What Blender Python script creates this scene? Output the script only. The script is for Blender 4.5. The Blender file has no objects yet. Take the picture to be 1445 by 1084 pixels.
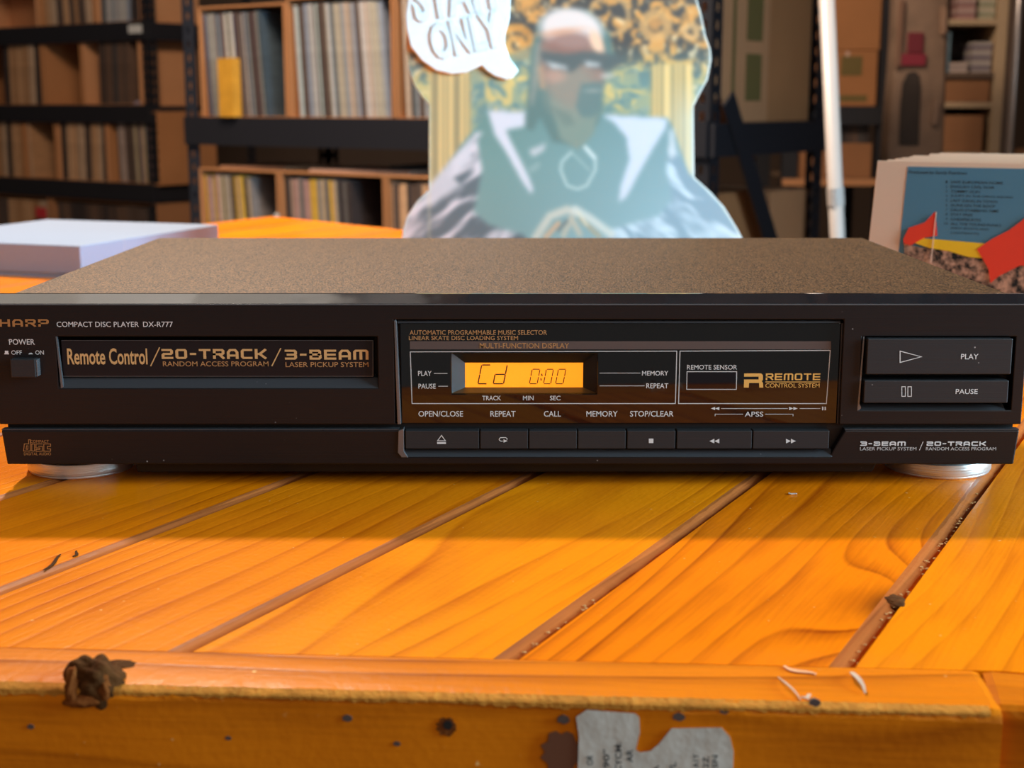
import bpy, bmesh, math, random
import numpy as np
from mathutils import Vector, Matrix
random.seed(7)
C = bpy.context.scene.collection
sc = bpy.context.scene
R = math.radians

# ------------------------------------------------------------------ camera, world, light, exposure
FPX = 2003.0; CAMH = .1596; PITCH = R(11.2)
cam_d = bpy.data.cameras.new('camera'); cam = bpy.data.objects.new('camera', cam_d); C.objects.link(cam)
cam.location = (0, 0, CAMH); cam.rotation_euler = (R(90) - PITCH, 0, 0)
cam_d.sensor_width = 36; cam_d.lens = 36 * FPX / 1445
cam_d.clip_start = .01; cam_d.clip_end = 60
cam_d.dof.use_dof = True; cam_d.dof.focus_distance = .585; cam_d.dof.aperture_fstop = 17
sc.camera = cam
sc.view_settings.view_transform = 'Standard'; sc.view_settings.look = 'None'
sc.view_settings.gamma = 1; sc.view_settings.exposure = 0.0
sc.view_settings.use_curve_mapping = False
w = bpy.data.worlds.new('world'); sc.world = w; w.use_nodes = True
w.node_tree.nodes['Background'].inputs[0].default_value = (1.0, .93, .86, 1)
w.node_tree.nodes['Background'].inputs[1].default_value = .22

def area(name, loc, target, size, power, col, sy=None):
    l = bpy.data.lights.new(name, 'AREA'); l.energy = power; l.color = col
    l.shape = 'RECTANGLE'; l.size = size; l.size_y = sy or size
    o = bpy.data.objects.new(name, l); C.objects.link(o); o.location = loc
    o.rotation_euler = (Vector(target) - Vector(loc)).to_track_quat('-Z', 'Y').to_euler()
    return o
area('key_lamp', (-.62, 2.35, 1.95), (0, .55, 0), .13, 80, (1.0, .90, .76))          # ceiling lamp behind the player
area('room_lamp', (-1.0, 1.9, 2.05), (-.5, 2.5, 0), 1.6, 14, (1.0, .88, .74))
area('shelf_lamp', (-.6, 2.6, 2.05), (-.9, 5, -.1), 1.4, 105, (1.0, .80, .60), .5)
wl = area('cool_side_fill', (1.9, .22, .62), (0, 1.35, .15), .9, 40, (.50, .80, 1.0))  # unseen cool daylight fill, set close to brighten the standee, not the front board
wl.data.spread = R(100)
area('front_fill', (1.2, -1.8, 1.6), (0, .6, 0), 1.6, 14, (1.0, .93, .88))

# ------------------------------------------------------------------ helpers
def ray(px, py):
    u = (px - 722.5) / FPX; v = (542 - py) / FPX; c, s = math.cos(PITCH), math.sin(PITCH)
    return Vector((u, c + v * s, v * c - s))
def W(px, py, Y):
    d = ray(px, py); t = Y / d.y; return Vector((d.x * t, Y, CAMH + d.z * t))
def T0(px, py, z=0):
    d = ray(px, py); t = (z - CAMH) / d.z; return Vector((d.x * t, d.y * t, z))

def mat(name, col, rough=.5, metal=0, spec=.5, emit=None, es=1, coat=0, trans=0, var=0, vs=20, bump=0, bs=200, aniso=None):
    m = bpy.data.materials.new(name); m.use_nodes = True
    nt = m.node_tree; b = nt.nodes['Principled BSDF']; L = nt.links
    b.inputs['Base Color'].default_value = (*col, 1); b.inputs['Roughness'].default_value = rough
    b.inputs['Metallic'].default_value = metal; b.inputs['Specular IOR Level'].default_value = spec
    b.inputs['Coat Weight'].default_value = coat; b.inputs['Transmission Weight'].default_value = trans
    if emit:
        b.inputs['Emission Color'].default_value = (*emit, 1); b.inputs['Emission Strength'].default_value = es
    tc = nt.nodes.new('ShaderNodeTexCoord')
    src = tc.outputs['Object']
    if aniso:
        mp = nt.nodes.new('ShaderNodeMapping'); mp.inputs['Scale'].default_value = aniso
        L.new(src, mp.inputs[0]); src = mp.outputs[0]
    if var or True:
        n = nt.nodes.new('ShaderNodeTexNoise'); n.inputs['Scale'].default_value = vs; n.inputs['Detail'].default_value = 3
        L.new(src, n.inputs['Vector'])
        mx = nt.nodes.new('ShaderNodeMix'); mx.data_type = 'RGBA'
        v = var or .04
        mx.inputs[6].default_value = (*[max(0, c * (1 - v)) for c in col], 1)
        mx.inputs[7].default_value = (*[min(1, c * (1 + v)) for c in col], 1)
        L.new(n.outputs['Fac'], mx.inputs[0]); L.new(mx.outputs[2], b.inputs['Base Color'])
    if bump:
        n2 = nt.nodes.new('ShaderNodeTexNoise'); n2.inputs['Scale'].default_value = bs; n2.inputs['Detail'].default_value = 2
        L.new(src, n2.inputs['Vector'])
        bp = nt.nodes.new('ShaderNodeBump'); bp.inputs['Strength'].default_value = bump; bp.inputs['Distance'].default_value = .001
        L.new(n2.outputs['Fac'], bp.inputs['Height']); L.new(bp.outputs[0], b.inputs['Normal'])
    return m

def link(name, me, parent=None, m=None):
    o = bpy.data.objects.new(name, me); C.objects.link(o)
    if parent: o.parent = parent
    if m: me.materials.append(m)
    return o
def obj(name, bm, m, parent=None, bevel=0, seg=2, smooth=False):
    me = bpy.data.meshes.new(name); bmesh.ops.recalc_face_normals(bm, faces=bm.faces[:])
    bm.to_mesh(me); bm.free()
    o = link(name, me, parent, m)
    if smooth:
        for p in me.polygons: p.use_smooth = True
    if bevel:
        md = o.modifiers.new('bevel', 'BEVEL'); md.width = bevel; md.segments = seg; md.limit_method = 'ANGLE'; md.angle_limit = R(40)
    return o
def tag(o, label, cat, group=None, kind=None):
    o['label'] = label; o['category'] = cat
    if group: o['group'] = group
    if kind: o['kind'] = kind
    return o
def empty(name, loc=(0, 0, 0), rz=0, label=None, cat=None, group=None):
    o = bpy.data.objects.new(name, None); C.objects.link(o); o.location = loc; o.rotation_euler = (0, 0, rz)
    o.empty_display_size = .02
    if label: tag(o, label, cat, group)
    return o
def struct(o):
    o['kind'] = 'structure'; return o
def box(bm, x0, x1, y0, y1, z0, z1):
    v = [bm.verts.new(p) for p in ((x0,y0,z0),(x1,y0,z0),(x1,y1,z0),(x0,y1,z0),(x0,y0,z1),(x1,y0,z1),(x1,y1,z1),(x0,y1,z1))]
    for f in ((0,3,2,1),(4,5,6,7),(0,1,5,4),(1,2,6,5),(2,3,7,6),(3,0,4,7)): bm.faces.new([v[i] for i in f])
    return v
def bx(name, m, parent, x0, x1, y0, y1, z0, z1, bevel=0):
    bm = bmesh.new(); box(bm, min(x0,x1), max(x0,x1), min(y0,y1), max(y0,y1), min(z0,z1), max(z0,z1)); return obj(name, bm, m, parent, bevel)
def prism(bm, pts, f0, f1):
    """polygon pts (list of 2d) placed by f0 (near cap) and f1 (far cap) -> Vector"""
    a = [bm.verts.new(f0(p)) for p in pts]; b = [bm.verts.new(f1(p)) for p in pts]; n = len(pts)
    bm.faces.new(a); bm.faces.new(b[::-1])
    for i in range(n): bm.faces.new((a[i], b[i], b[(i+1) % n], a[(i+1) % n]))
def xz_prism(bm, pts, y0, y1): prism(bm, pts, lambda p: (p[0], y0, p[1]), lambda p: (p[0], y1, p[1]))
def yz_prism(bm, pts, x0, x1): prism(bm, pts, lambda p: (x0, p[0], p[1]), lambda p: (x1, p[0], p[1]))
def holed(bm, x0, x1, z0, z1, y0, y1, holes):
    xs = sorted({x0, x1, *[h[0] for h in holes], *[h[1] for h in holes]}); zs = sorted({z0, z1, *[h[2] for h in holes], *[h[3] for h in holes]})
    xs = [x for x in xs if x0 <= x <= x1]; zs = [z for z in zs if z0 <= z <= z1]
    def solid(i, j):
        if i < 0 or j < 0 or i >= len(xs)-1 or j >= len(zs)-1: return False
        cx = (xs[i]+xs[i+1])/2; cz = (zs[j]+zs[j+1])/2
        return not any(h[0] < cx < h[1] and h[2] < cz < h[3] for h in holes)
    V = {}
    def vt(i, j, k):
        if (i, j, k) not in V: V[(i, j, k)] = bm.verts.new((xs[i], (y0, y1)[k], zs[j]))
        return V[(i, j, k)]
    for i in range(len(xs)-1):
        for j in range(len(zs)-1):
            if not solid(i, j): continue
            bm.faces.new((vt(i,j,0), vt(i+1,j,0), vt(i+1,j+1,0), vt(i,j+1,0)))
            bm.faces.new((vt(i,j,1), vt(i,j+1,1), vt(i+1,j+1,1), vt(i+1,j,1)))
            if not solid(i-1, j): bm.faces.new((vt(i,j,0), vt(i,j+1,0), vt(i,j+1,1), vt(i,j,1)))
            if not solid(i+1, j): bm.faces.new((vt(i+1,j,0), vt(i+1,j,1), vt(i+1,j+1,1), vt(i+1,j+1,0)))
            if not solid(i, j-1): bm.faces.new((vt(i,j,0), vt(i,j,1), vt(i+1,j,1), vt(i+1,j,0)))
            if not solid(i, j+1): bm.faces.new((vt(i,j+1,0), vt(i+1,j+1,0), vt(i+1,j+1,1), vt(i,j+1,1)))
def cyl(bm, c, r0, r1, h, n=48, axis='Z'):
    def P(a, r, t):
        if axis == 'Z': return (c[0]+r*math.cos(a), c[1]+r*math.sin(a), c[2]+t)
        return (c[0]+r*math.cos(a), c[1]+t, c[2]+r*math.sin(a))
    a = [bm.verts.new(P(2*math.pi*i/n, r0, 0)) for i in range(n)]; b = [bm.verts.new(P(2*math.pi*i/n, r1, h)) for i in range(n)]
    bm.faces.new(a[::-1]); bm.faces.new(b)
    for i in range(n): bm.faces.new((a[i], a[(i+1)%n], b[(i+1)%n], b[i]))

# ---- text (Blender's own font) as flat print: mesh in x,z fitted to a box
_tc = {}
def glyphs(s, bold=0, shear=0):
    k = (s, bold, shear)
    if k not in _tc:
        cu = bpy.data.curves.new('t', 'FONT'); cu.body = s; cu.offset = bold; cu.shear = shear; cu.resolution_u = 3; cu.fill_mode = 'FRONT'
        o = bpy.data.objects.new('t', cu); C.objects.link(o); bpy.context.view_layer.update()
        dg = bpy.context.evaluated_depsgraph_get(); me = bpy.data.meshes.new_from_object(o.evaluated_get(dg))
        V = [(v.co.x, v.co.y) for v in me.vertices]; F = [tuple(p.vertices) for p in me.polygons]
        bpy.data.objects.remove(o); bpy.data.curves.remove(cu); bpy.data.meshes.remove(me)
        _tc[k] = (V, F)
    return _tc[k]
def fit_text(bm, s, x0, x1, z0, z1, y, bold=0, shear=0):
    V, F = glyphs(s, bold, shear)
    ax, bx_ = min(v[0] for v in V), max(v[0] for v in V); az, bz = min(v[1] for v in V), max(v[1] for v in V)
    for k, (ox, oz) in enumerate(((0, 0),)):
        ox *= (x1-x0)/(bx_-ax)*1.0; oz *= (z1-z0)/(bz-az)
        vs = [bm.verts.new((x0+ox+(v[0]-ax)/(bx_-ax)*(x1-x0), y, z0+oz+(v[1]-az)/(bz-az)*(z1-z0))) for v in V]
        for f in F:
            try: bm.faces.new([vs[i] for i in f])
            except ValueError: pass
# ---- squared stroke lettering for the wide logos
G = {'2': [[(0,1),(.88,1),(1,.88),(1,.62),(.88,.5),(.12,.5),(0,.38),(0,0),(1,0)]],
 '0': [[(.12,0),(.88,0),(1,.12),(1,.88),(.88,1),(.12,1),(0,.88),(0,.12),(.12,0)]],
 '3': [[(0,1),(.88,1),(1,.88),(1,.62),(.88,.5),(.2,.5)],[(.88,.5),(1,.38),(1,.12),(.88,0),(0,0)]],
 '-': [[(.1,.5),(.9,.5)]], 'T': [[(0,1),(1,1)],[(.5,1),(.5,0)]],
 'R': [[(0,0),(0,1),(.88,1),(1,.88),(1,.58),(.88,.46),(0,.46)],[(.55,.46),(1,0)]],
 'A': [[(0,0),(0,.72),(.22,1),(.78,1),(1,.72),(1,0)],[(0,.30),(1,.30)]],
 'C': [[(1,1),(.14,1),(0,.86),(0,.14),(.14,0),(1,0)]],
 'K': [[(0,0),(0,1)],[(0,.5),(.4,.5),(1,1)],[(.4,.5),(1,0)]],
 'B': [[(.88,.52),(.95,.6),(.95,.9),(.85,1),(0,1),(0,0),(.88,0),(1,.12),(1,.4),(.88,.52),(0,.52)]],
 'E': [[(1,1),(0,1),(0,0),(1,0)],[(0,.5),(.95,.5)]],
 'M': [[(0,0),(0,.88),(.1,1),(.9,1),(1,.88),(1,0)],[(.5,1),(.5,0)]],
 'W': [[(0,0),(0,1),(.5,.35),(1,1),(1,0)]],
 'S': [[(1,1),(.12,1),(0,.88),(0,.62),(.12,.5),(.88,.5),(1,.38),(1,.12),(.88,0),(0,0)]],
 'H': [[(0,0),(0,1)],[(1,0),(1,1)],[(0,.5),(1,.5)]], 'P': [[(0,0),(0,1),(.88,1),(1,.88),(1,.55),(.88,.43),(0,.43)]],
 'd': [[(1,1.45),(1,0),(0,0),(0,1),(1,1)]], 'i': [[(.5,1),(.5,0)]], 's': [[(1,1),(0,1),(0,.5),(1,.5),(1,0),(0,0)]], 'c': [[(1,1),(0,1),(0,0),(1,0)]]}
G['O'] = G['0']
_rc = [0]
def ribbon(bm, pts, wd, y, wz=None):
    """flat polyline, x width wd on verticals, wz on horizontals"""
    wz = wz or wd; n = len(pts); _rc[0] += 1; y = y - (_rc[0] % 3)*2.5e-5
    closed = (abs(pts[0][0]-pts[-1][0]) + abs(pts[0][1]-pts[-1][1])) < 1e-9
    P = [Vector((p[0]/wd, p[1]/wz)) for p in pts]
    def nrm(a, b):
        d = (b-a); d.normalize(); return Vector((-d.y, d.x))
    Ls, Rs = [], []
    for i in range(n):
        if closed: a = nrm(P[(i-1) % (n-1)], P[i % (n-1)]); b = nrm(P[i % (n-1)], P[(i+1) % (n-1)])
        else:
            a = nrm(P[i-1], P[i]) if i else nrm(P[0], P[1]); b = nrm(P[i], P[i+1]) if i < n-1 else a
        m = (a+b); 
        if m.length < .3: m = a.copy()
        m.normalize(); k = .5 / max(.4, m.dot(a)); p = P[i]
        e = Vector((0, 0))
        if not closed and i == 0: e = (P[0]-P[1]).normalized()*.5
        if not closed and i == n-1: e = (P[-1]-P[-2]).normalized()*.5
        for S, sg in ((Ls, 1), (Rs, -1)):
            q = p + e + m*k*sg; S.append(bm.verts.new((q.x*wd, y, q.y*wz)))
    for i in range(n-1):
        bm.faces.new((Ls[i], Ls[i+1], Rs[i+1], Rs[i]))
def stroke_text(bm, s, x0, x1, z0, z1, y, wd, wz=None, gap=.35, shear=0):
    wz = wz or wd; ws = {'-': .62, 'i': .3, 'M': 1.25}
    tot = sum(ws.get(ch, 1) for ch in s) + gap*(len(s)-1); u = (x1-x0)/tot; x = x0
    for ch in s:
        cw = ws.get(ch, 1)*u
        for pl in G[ch]:
            ribbon(bm, [(x+wd/2+p[0]*(cw-wd)+shear*p[1]*(z1-z0), z0+wz/2+p[1]*(z1-z0-wz)) for p in pl], wd, y, wz)
        x += cw + gap*u

# ------------------------------------------------------------------ materials
def wood(name, seed, knots=(), light=(.93,.29,.008), dark=(.46,.085,.003), freq=95, dist=1.0, amount=.75, rough=.27):
    """grain runs along local x; knots: (x, y, strength, radius)"""
    m = bpy.data.materials.new(name); m.use_nodes = True; nt = m.node_tree; N = nt.nodes.new; L = nt.links.new
    b = nt.nodes['Principled BSDF']; tc = N('ShaderNodeTexCoord')
    def math_(op, a, c=None, v=None):
        n = N('ShaderNodeMath'); n.operation = op
        for i, q in enumerate((a, c)):
            if q is None: continue
            if isinstance(q, (int, float)): n.inputs[i].default_value = q
            else: L(q, n.inputs[i])
        return n.outputs[0]
    sep = N('ShaderNodeSeparateXYZ'); L(tc.outputs['Object'], sep.inputs[0])
    mp = N('ShaderNodeMapping'); mp.inputs['Location'].default_value = (seed*3.7, seed*1.3, seed*.7); mp.inputs['Scale'].default_value = (2.6, 13, 13)
    L(tc.outputs['Object'], mp.inputs[0])
    n1 = N('ShaderNodeTexNoise'); n1.inputs['Scale'].default_value = 1.0; n1.inputs['Detail'].default_value = 1.5; n1.inputs['Roughness'].default_value = .4
    L(mp.outputs[0], n1.inputs['Vector'])
    yz = math_('ADD', sep.outputs[1], math_('MULTIPLY', sep.outputs[2], .6))
    f = math_('ADD', math_('MULTIPLY', yz, freq), math_('MULTIPLY', n1.outputs['Fac'], 7*dist))
    knot_mask = None
    for (kx, ky, ks, kr) in knots:
        mm = N('ShaderNodeMapping'); mm.vector_type = 'POINT'; mm.inputs['Location'].default_value = (-kx/2.2/kr, -ky/kr, 0); mm.inputs['Scale'].default_value = (1/2.2/kr, 1/kr, 0)
        L(tc.outputs['Object'], mm.inputs[0])
        ln = N('ShaderNodeVectorMath'); ln.operation = 'LENGTH'; L(mm.outputs[0], ln.inputs[0])
        g = math_('EXPONENT', math_('MULTIPLY', math_('MULTIPLY', ln.outputs['Value'], ln.outputs['Value']), -1))
        f = math_('ADD', f, math_('MULTIPLY', g, ks))
        core = math_('EXPONENT', math_('MULTIPLY', math_('MULTIPLY', ln.outputs['Value'], ln.outputs['Value']), -14))
        knot_mask = core if knot_mask is None else math_('MAXIMUM', knot_mask, core)
    fr = math_('FRACT', f)
    rp = N('ShaderNodeValToRGB'); cr = rp.color_ramp
    cr.elements[0].position = 0; cr.elements[0].color = (0,0,0,1); cr.elements[1].position = 1; cr.elements[1].color = (0,0,0,1)
    for p, v in ((.45, .12), (.78, .55), (.90, 1.0), (.96, .35)):
        e = cr.elements.new(p); e.color = (v, v, v, 1)
    L(fr, rp.inputs[0])
    # fade the lines here and there
    mp2 = N('ShaderNodeMapping'); mp2.inputs['Location'].default_value = (seed, -seed, 0); mp2.inputs['Scale'].default_value = (5, 30, 30); L(tc.outputs['Object'], mp2.inputs[0])
    n2 = N('ShaderNodeTexNoise'); n2.inputs['Scale'].default_value = 1; n2.inputs['Detail'].default_value = 4; L(mp2.outputs[0], n2.inputs['Vector'])
    fade = N('ShaderNodeMapRange'); fade.inputs[1].default_value = .38; fade.inputs[2].default_value = .66; fade.inputs[3].default_value = .25; fade.inputs[4].default_value = 1; L(n2.outputs['Fac'], fade.inputs[0])
    k = math_('MULTIPLY', math_('MULTIPLY', rp.outputs[0], fade.outputs[0]), amount)
    mp3 = N('ShaderNodeMapping'); mp3.inputs['Scale'].default_value = (30, 700, 700); L(tc.outputs['Object'], mp3.inputs[0])
    n3 = N('ShaderNodeTexNoise'); n3.inputs['Scale'].default_value = 1; n3.inputs['Detail'].default_value = 3; L(mp3.outputs[0], n3.inputs['Vector'])
    k = math_('ADD', k, math_('MULTIPLY', math_('SUBTRACT', n3.outputs['Fac'], .5), .55))
    n4 = N('ShaderNodeTexNoise'); n4.inputs['Scale'].default_value = 9 + seed % 3; n4.inputs['Detail'].default_value = 3; L(tc.outputs['Object'], n4.inputs['Vector'])
    k = math_('ADD', k, math_('MULTIPLY', math_('SUBTRACT', n4.outputs['Fac'], .5), 1.1))
    kc = N('ShaderNodeClamp'); L(k, kc.inputs[0])
    mx = N('ShaderNodeMix'); mx.data_type = 'RGBA'; mx.inputs[6].default_value = (*light, 1); mx.inputs[7].default_value = (*dark, 1); L(kc.outputs[0], mx.inputs[0])
    col = mx.outputs[2]
    if knot_mask is not None:
        mk = N('ShaderNodeMix'); mk.data_type = 'RGBA'; mk.inputs[7].default_value = (.07, .015, .004, 1); L(knot_mask, mk.inputs[0]); L(col, mk.inputs[6]); col = mk.outputs[2]
    # little pale wear marks and small dark dents
    n5 = N('ShaderNodeTexNoise'); n5.inputs['Scale'].default_value = 330; n5.inputs['Detail'].default_value = 1; L(tc.outputs['Object'], n5.inputs['Vector'])
    s5 = N('ShaderNodeMapRange'); s5.inputs[1].default_value = .74; s5.inputs[2].default_value = .80; L(n5.outputs['Fac'], s5.inputs[0])
    n6 = N('ShaderNodeTexNoise'); n6.inputs['Scale'].default_value = 30; L(tc.outputs['Object'], n6.inputs['Vector'])
    s6 = N('ShaderNodeMapRange'); s6.inputs[1].default_value = .5; s6.inputs[2].default_value = .62; L(n6.outputs['Fac'], s6.inputs[0])
    mk = N('ShaderNodeMix'); mk.data_type = 'RGBA'; mk.inputs[7].default_value = (1, .62, .22, 1); L(math_('MULTIPLY', s5.outputs[0], s6.outputs[0]), mk.inputs[0]); L(col, mk.inputs[6]); col = mk.outputs[2]
    L(col, b.inputs['Base Color'])
    b.inputs['Roughness'].default_value = rough; b.inputs['Specular IOR Level'].default_value = .07
    hb = math_('ADD', math_('MULTIPLY', n3.outputs['Fac'], .5), math_('ADD', math_('MULTIPLY', n5.outputs['Fac'], .6), math_('MULTIPLY', rp.outputs[0], -.3)))
    bp = N('ShaderNodeBump'); bp.inputs['Strength'].default_value = .35; bp.inputs['Distance'].default_value = .0006; L(hb, bp.inputs['Height']); L(bp.outputs[0], b.inputs['Normal'])
    return m

M = {}
def face_black(name, col, rough, dust=True, brush=True):
    m = bpy.data.materials.new(name); m.use_nodes = True; nt = m.node_tree; N = nt.nodes.new; L = nt.links.new
    b = nt.nodes['Principled BSDF']; tc = N('ShaderNodeTexCoord')
    b.inputs['Roughness'].default_value = rough
    v = N('ShaderNodeTexVoronoi'); v.inputs['Scale'].default_value = 190; L(tc.outputs['Object'], v.inputs['Vector'])
    mr = N('ShaderNodeMapRange'); mr.inputs[1].default_value = .075; mr.inputs[2].default_value = .05; L(v.outputs['Distance'], mr.inputs[0])
    n = N('ShaderNodeTexNoise'); n.inputs['Scale'].default_value = 60; L(tc.outputs['Object'], n.inputs['Vector'])
    mr2 = N('ShaderNodeMapRange'); mr2.inputs[1].default_value = .56; mr2.inputs[2].default_value = .66; L(n.outputs['Fac'], mr2.inputs[0])
    mu = N('ShaderNodeMath'); mu.operation = 'MULTIPLY'; L(mr.outputs[0], mu.inputs[0]); L(mr2.outputs[0], mu.inputs[1])
    mx = N('ShaderNodeMix'); mx.data_type = 'RGBA'; mx.inputs[6].default_value = (*col, 1); mx.inputs[7].default_value = (.32, .28, .26, 1) if dust else (*col, 1)
    L(mu.outputs[0], mx.inputs[0]); L(mx.outputs[2], b.inputs['Base Color'])
    b.inputs['Specular IOR Level'].default_value = .30
    if brush:
        mp = N('ShaderNodeMapping'); mp.inputs['Scale'].default_value = (8, 1, 2600); L(tc.outputs['Object'], mp.inputs[0])
        n2 = N('ShaderNodeTexNoise'); n2.inputs['Scale'].default_value = 1; n2.inputs['Detail'].default_value = 2; L(mp.outputs[0], n2.inputs['Vector'])
        bp = N('ShaderNodeBump'); bp.inputs['Strength'].default_value = .25; bp.inputs['Distance'].default_value = .0002; L(n2.outputs['Fac'], bp.inputs['Height']); L(bp.outputs[0], b.inputs['Normal'])
    return m
M['face'] = face_black('brushed black front', (.009, .006, .006), .38)
M['strip'] = face_black('brushed black strip', (.009, .006, .006), .36)
M['button'] = face_black('grey black button', (.022, .021, .022), .42)
M['recess'] = face_black('matt black recess', (.006, .005, .005), .5, True, False)
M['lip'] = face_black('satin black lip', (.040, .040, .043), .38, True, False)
M['trim'] = mat('grey trim edge', (.16, .165, .175), .25, .6)
M['acrylic'] = mat('smoked acrylic', (.003, .003, .0035), .035, 0, .6)
M['bevel'] = mat('gloss black bevel', (.012, .012, .014), .07, 0, .9, coat=.5, var=.3, vs=40, bump=.5, bs=28)
M['door'] = face_black('disc door gloss', (.014, .008, .008), .16, True, False)
M['gold'] = mat('gold print', (.60, .35, .14), .4, .0)
M['gold2'] = mat('bright gold print', (.72, .38, .09), .4, .0)
M['copper'] = mat('copper print', (.36, .16, .05), .4)
M['gdim'] = mat('dim gold print', (.42, .21, .08), .45)
M['white'] = mat('white print', (.62, .60, .58), .5)
M['wdim'] = mat('thin white print', (.5, .48, .46), .5)
M['band'] = mat('mauve grey band print', (.085, .062, .056), .35)
M['chrome'] = mat('brushed aluminium ring', (.86, .84, .80), .36, .75, bump=.25, bs=40, aniso=(1, 1, 60))
M['rubber'] = mat('black rubber', (.01, .01, .01), .6)
M['lcd'] = mat('lit amber display', (.9, .35, .02), .4, emit=(1.0, .31, .006), es=.98, var=.02)
M['lcdseg'] = mat('dark display segment', (.06, .012, .002), .5)
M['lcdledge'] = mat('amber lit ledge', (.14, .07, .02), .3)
M['lcdside'] = mat('grey bezel side', (.10, .12, .13), .4)
M['paneclear'] = mat('clear pane', (1, 1, 1), .02, 0, .5, trans=1); M['paneclear'].node_tree.nodes['Principled BSDF'].inputs['IOR'].default_value = 1.12
def cover_mat():
    m = bpy.data.materials.new('bronze grey textured paint'); m.use_nodes = True; nt = m.node_tree; N = nt.nodes.new; L = nt.links.new
    b = nt.nodes['Principled BSDF']; tc = N('ShaderNodeTexCoord')
    n = N('ShaderNodeTexNoise'); n.inputs['Scale'].default_value = 1250; n.inputs['Detail'].default_value = 2; L(tc.outputs['Object'], n.inputs['Vector'])
    mr = N('ShaderNodeMapRange'); mr.inputs[1].default_value = .42; mr.inputs[2].default_value = .64; L(n.outputs['Fac'], mr.inputs[0])
    mx = N('ShaderNodeMix'); mx.data_type = 'RGBA'; mx.inputs[6].default_value = (.016, .007, .003, 1); mx.inputs[7].default_value = (.24, .115, .045, 1)
    L(mr.outputs[0], mx.inputs[0]); L(mx.outputs[2], b.inputs['Base Color'])
    b.inputs['Roughness'].default_value = .5; b.inputs['Metallic'].default_value = .3; b.inputs['Specular IOR Level'].default_value = .15
    bp = N('ShaderNodeBump'); bp.inputs['Strength'].default_value = .8; bp.inputs['Distance'].default_value = .0006; L(n.outputs['Fac'], bp.inputs['Height']); L(bp.outputs[0], b.inputs['Normal'])
    return m
M['cover'] = cover_mat()
M['kraft'] = mat('kraft cardboard', (.38, .16, .06), .85, var=.16, vs=6)
M['kraft2'] = mat('dark kraft cardboard', (.30, .13, .055), .85, var=.16, vs=6)
M['kraft3'] = mat('pale cardboard', (.50, .23, .105), .85, var=.14, vs=8)
M['blackmetal'] = mat('black enamel steel', (.014, .014, .019), .45, 0)
M['bluemetal'] = mat('blue black enamel steel', (.022, .025, .036), .45, 0)
M['board'] = mat('chipboard shelf', (.20, .12, .07), .8)
M['cream'] = mat('cream painted board', (.48, .33, .20), .5)
M['brownpanel'] = mat('brown panel', (.12, .07, .045), .5)
M['whitepole'] = mat('white plastic pole', (.52, .44, .40), .35)
M['floor'] = mat('concrete floor', (.16, .12, .09), .7, var=.2, vs=2)
M['wall'] = mat('brown wall', (.10, .06, .04), .8, var=.15, vs=1.5)
M['ceil'] = mat('pale ceiling', (.45, .46, .50), .8)
M['rafter'] = mat('wooden rafter', (.14, .06, .025), .7, var=.4, vs=9)
M['tube'] = mat('lit tube', (1, 1, 1), .4, emit=(1, .95, .88), es=3)
M['fixture'] = mat('fixture enamel', (.6, .6, .58), .4)
M['paper'] = mat('pale grey paper', (.60, .60, .60), .6, var=.03)
M['cardwhite'] = mat('matt white card', (.29, .345, .47), .5, var=.02)  # white card darkened and blued, its shade put into the colour
M['caseplastic'] = mat('reflection tinted case plastic', (.92, .66, .48), .12, 0, .6, trans=.2)  # peach tint puts the table's warm reflection into the clear plastic
M['ink'] = mat('dark ink', (.02, .03, .04), .5)
M['grainred'] = wood('worn plank edge', 3.3, (), (.46, .125, .028), (.15, .035, .010), 120, .8, 1.0, .45)
print_mat = {}
def flat(name, col, rough=.5):
    if name not in print_mat: print_mat[name] = mat(name, col, rough, var=.08, vs=15)
    return print_mat[name]

# ------------------------------------------------------------------ room shell
FL = -.95; CE = 2.25
struct(bx('floor', M['floor'], None, -6, 6, -4, 9.5, FL-.05, FL))
struct(bx('ceiling', M['ceil'], None, -6, 6, -.6, 9.5, CE, CE+.05))
struct(bx('wall_back', M['wall'], None, -6, 6, 9.4, 9.5, FL, CE))
struct(bx('wall_left', M['wall'], None, -6, -5.9, -1, 9.4, FL, CE))
struct(bx('wall_right', M['wall'], None, 5.9, 6, -1, 9.4, FL, CE))

for i_, x_ in enumerate((-2.3, -1.55, -.98, -.62, -.18, .14, .62, .85, 1.5, 2.3)):  # unseen rafters, added and spaced to stripe the bevel's reflection
    r_ = struct(bx('trim_%d' % (i_+1), M['rafter'], None, x_, x_+(.09, .16)[i_ % 2], -.5, 9.3, CE-.14, CE-.001))
# ------------------------------------------------------------------ table
ANG = R(62.3); gd = Vector((math.cos(ANG), math.sin(ANG))); gn = Vector((math.sin(ANG), -math.cos(ANG)))
def clip(poly, n, d):      # keep n.p <= d
    out = []
    for i in range(len(poly)):
        a, b = poly[i], poly[(i+1) % len(poly)]; da, db = n.dot(a)-d, n.dot(b)-d
        if da <= 0: out.append(a)
        if da*db < 0: out.append(a + (b-a)*(da/(da-db)))
    return out
V2 = lambda x, y: Vector((x, y))
slope = -.0617
fj = lambda x: .3918 - .0 + slope*(x + .0047)                # joint between planks and front board
table_poly = [V2(-.8, fj(-.8)), V2(.139, fj(.139)), V2(.5, .305), V2(.62, 1.005), V2(-.345, 2.045), V2(-.8, 1.19)]
tb = empty('wooden_table', (0, .9, 0), 0, 'orange varnished table of diagonal pine planks under the disc player', 'table')
tb.location = (0, 0, -.02)
seams = [-.1808 - .0885*k for k in range(-9, 15)]
plank_names = {}
light_var = [(.86,.225,.003), (.88,.24,.003), (.86,.20,.002), (.90,.25,.003), (.84,.215,.003), (.88,.215,.002)]
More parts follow.
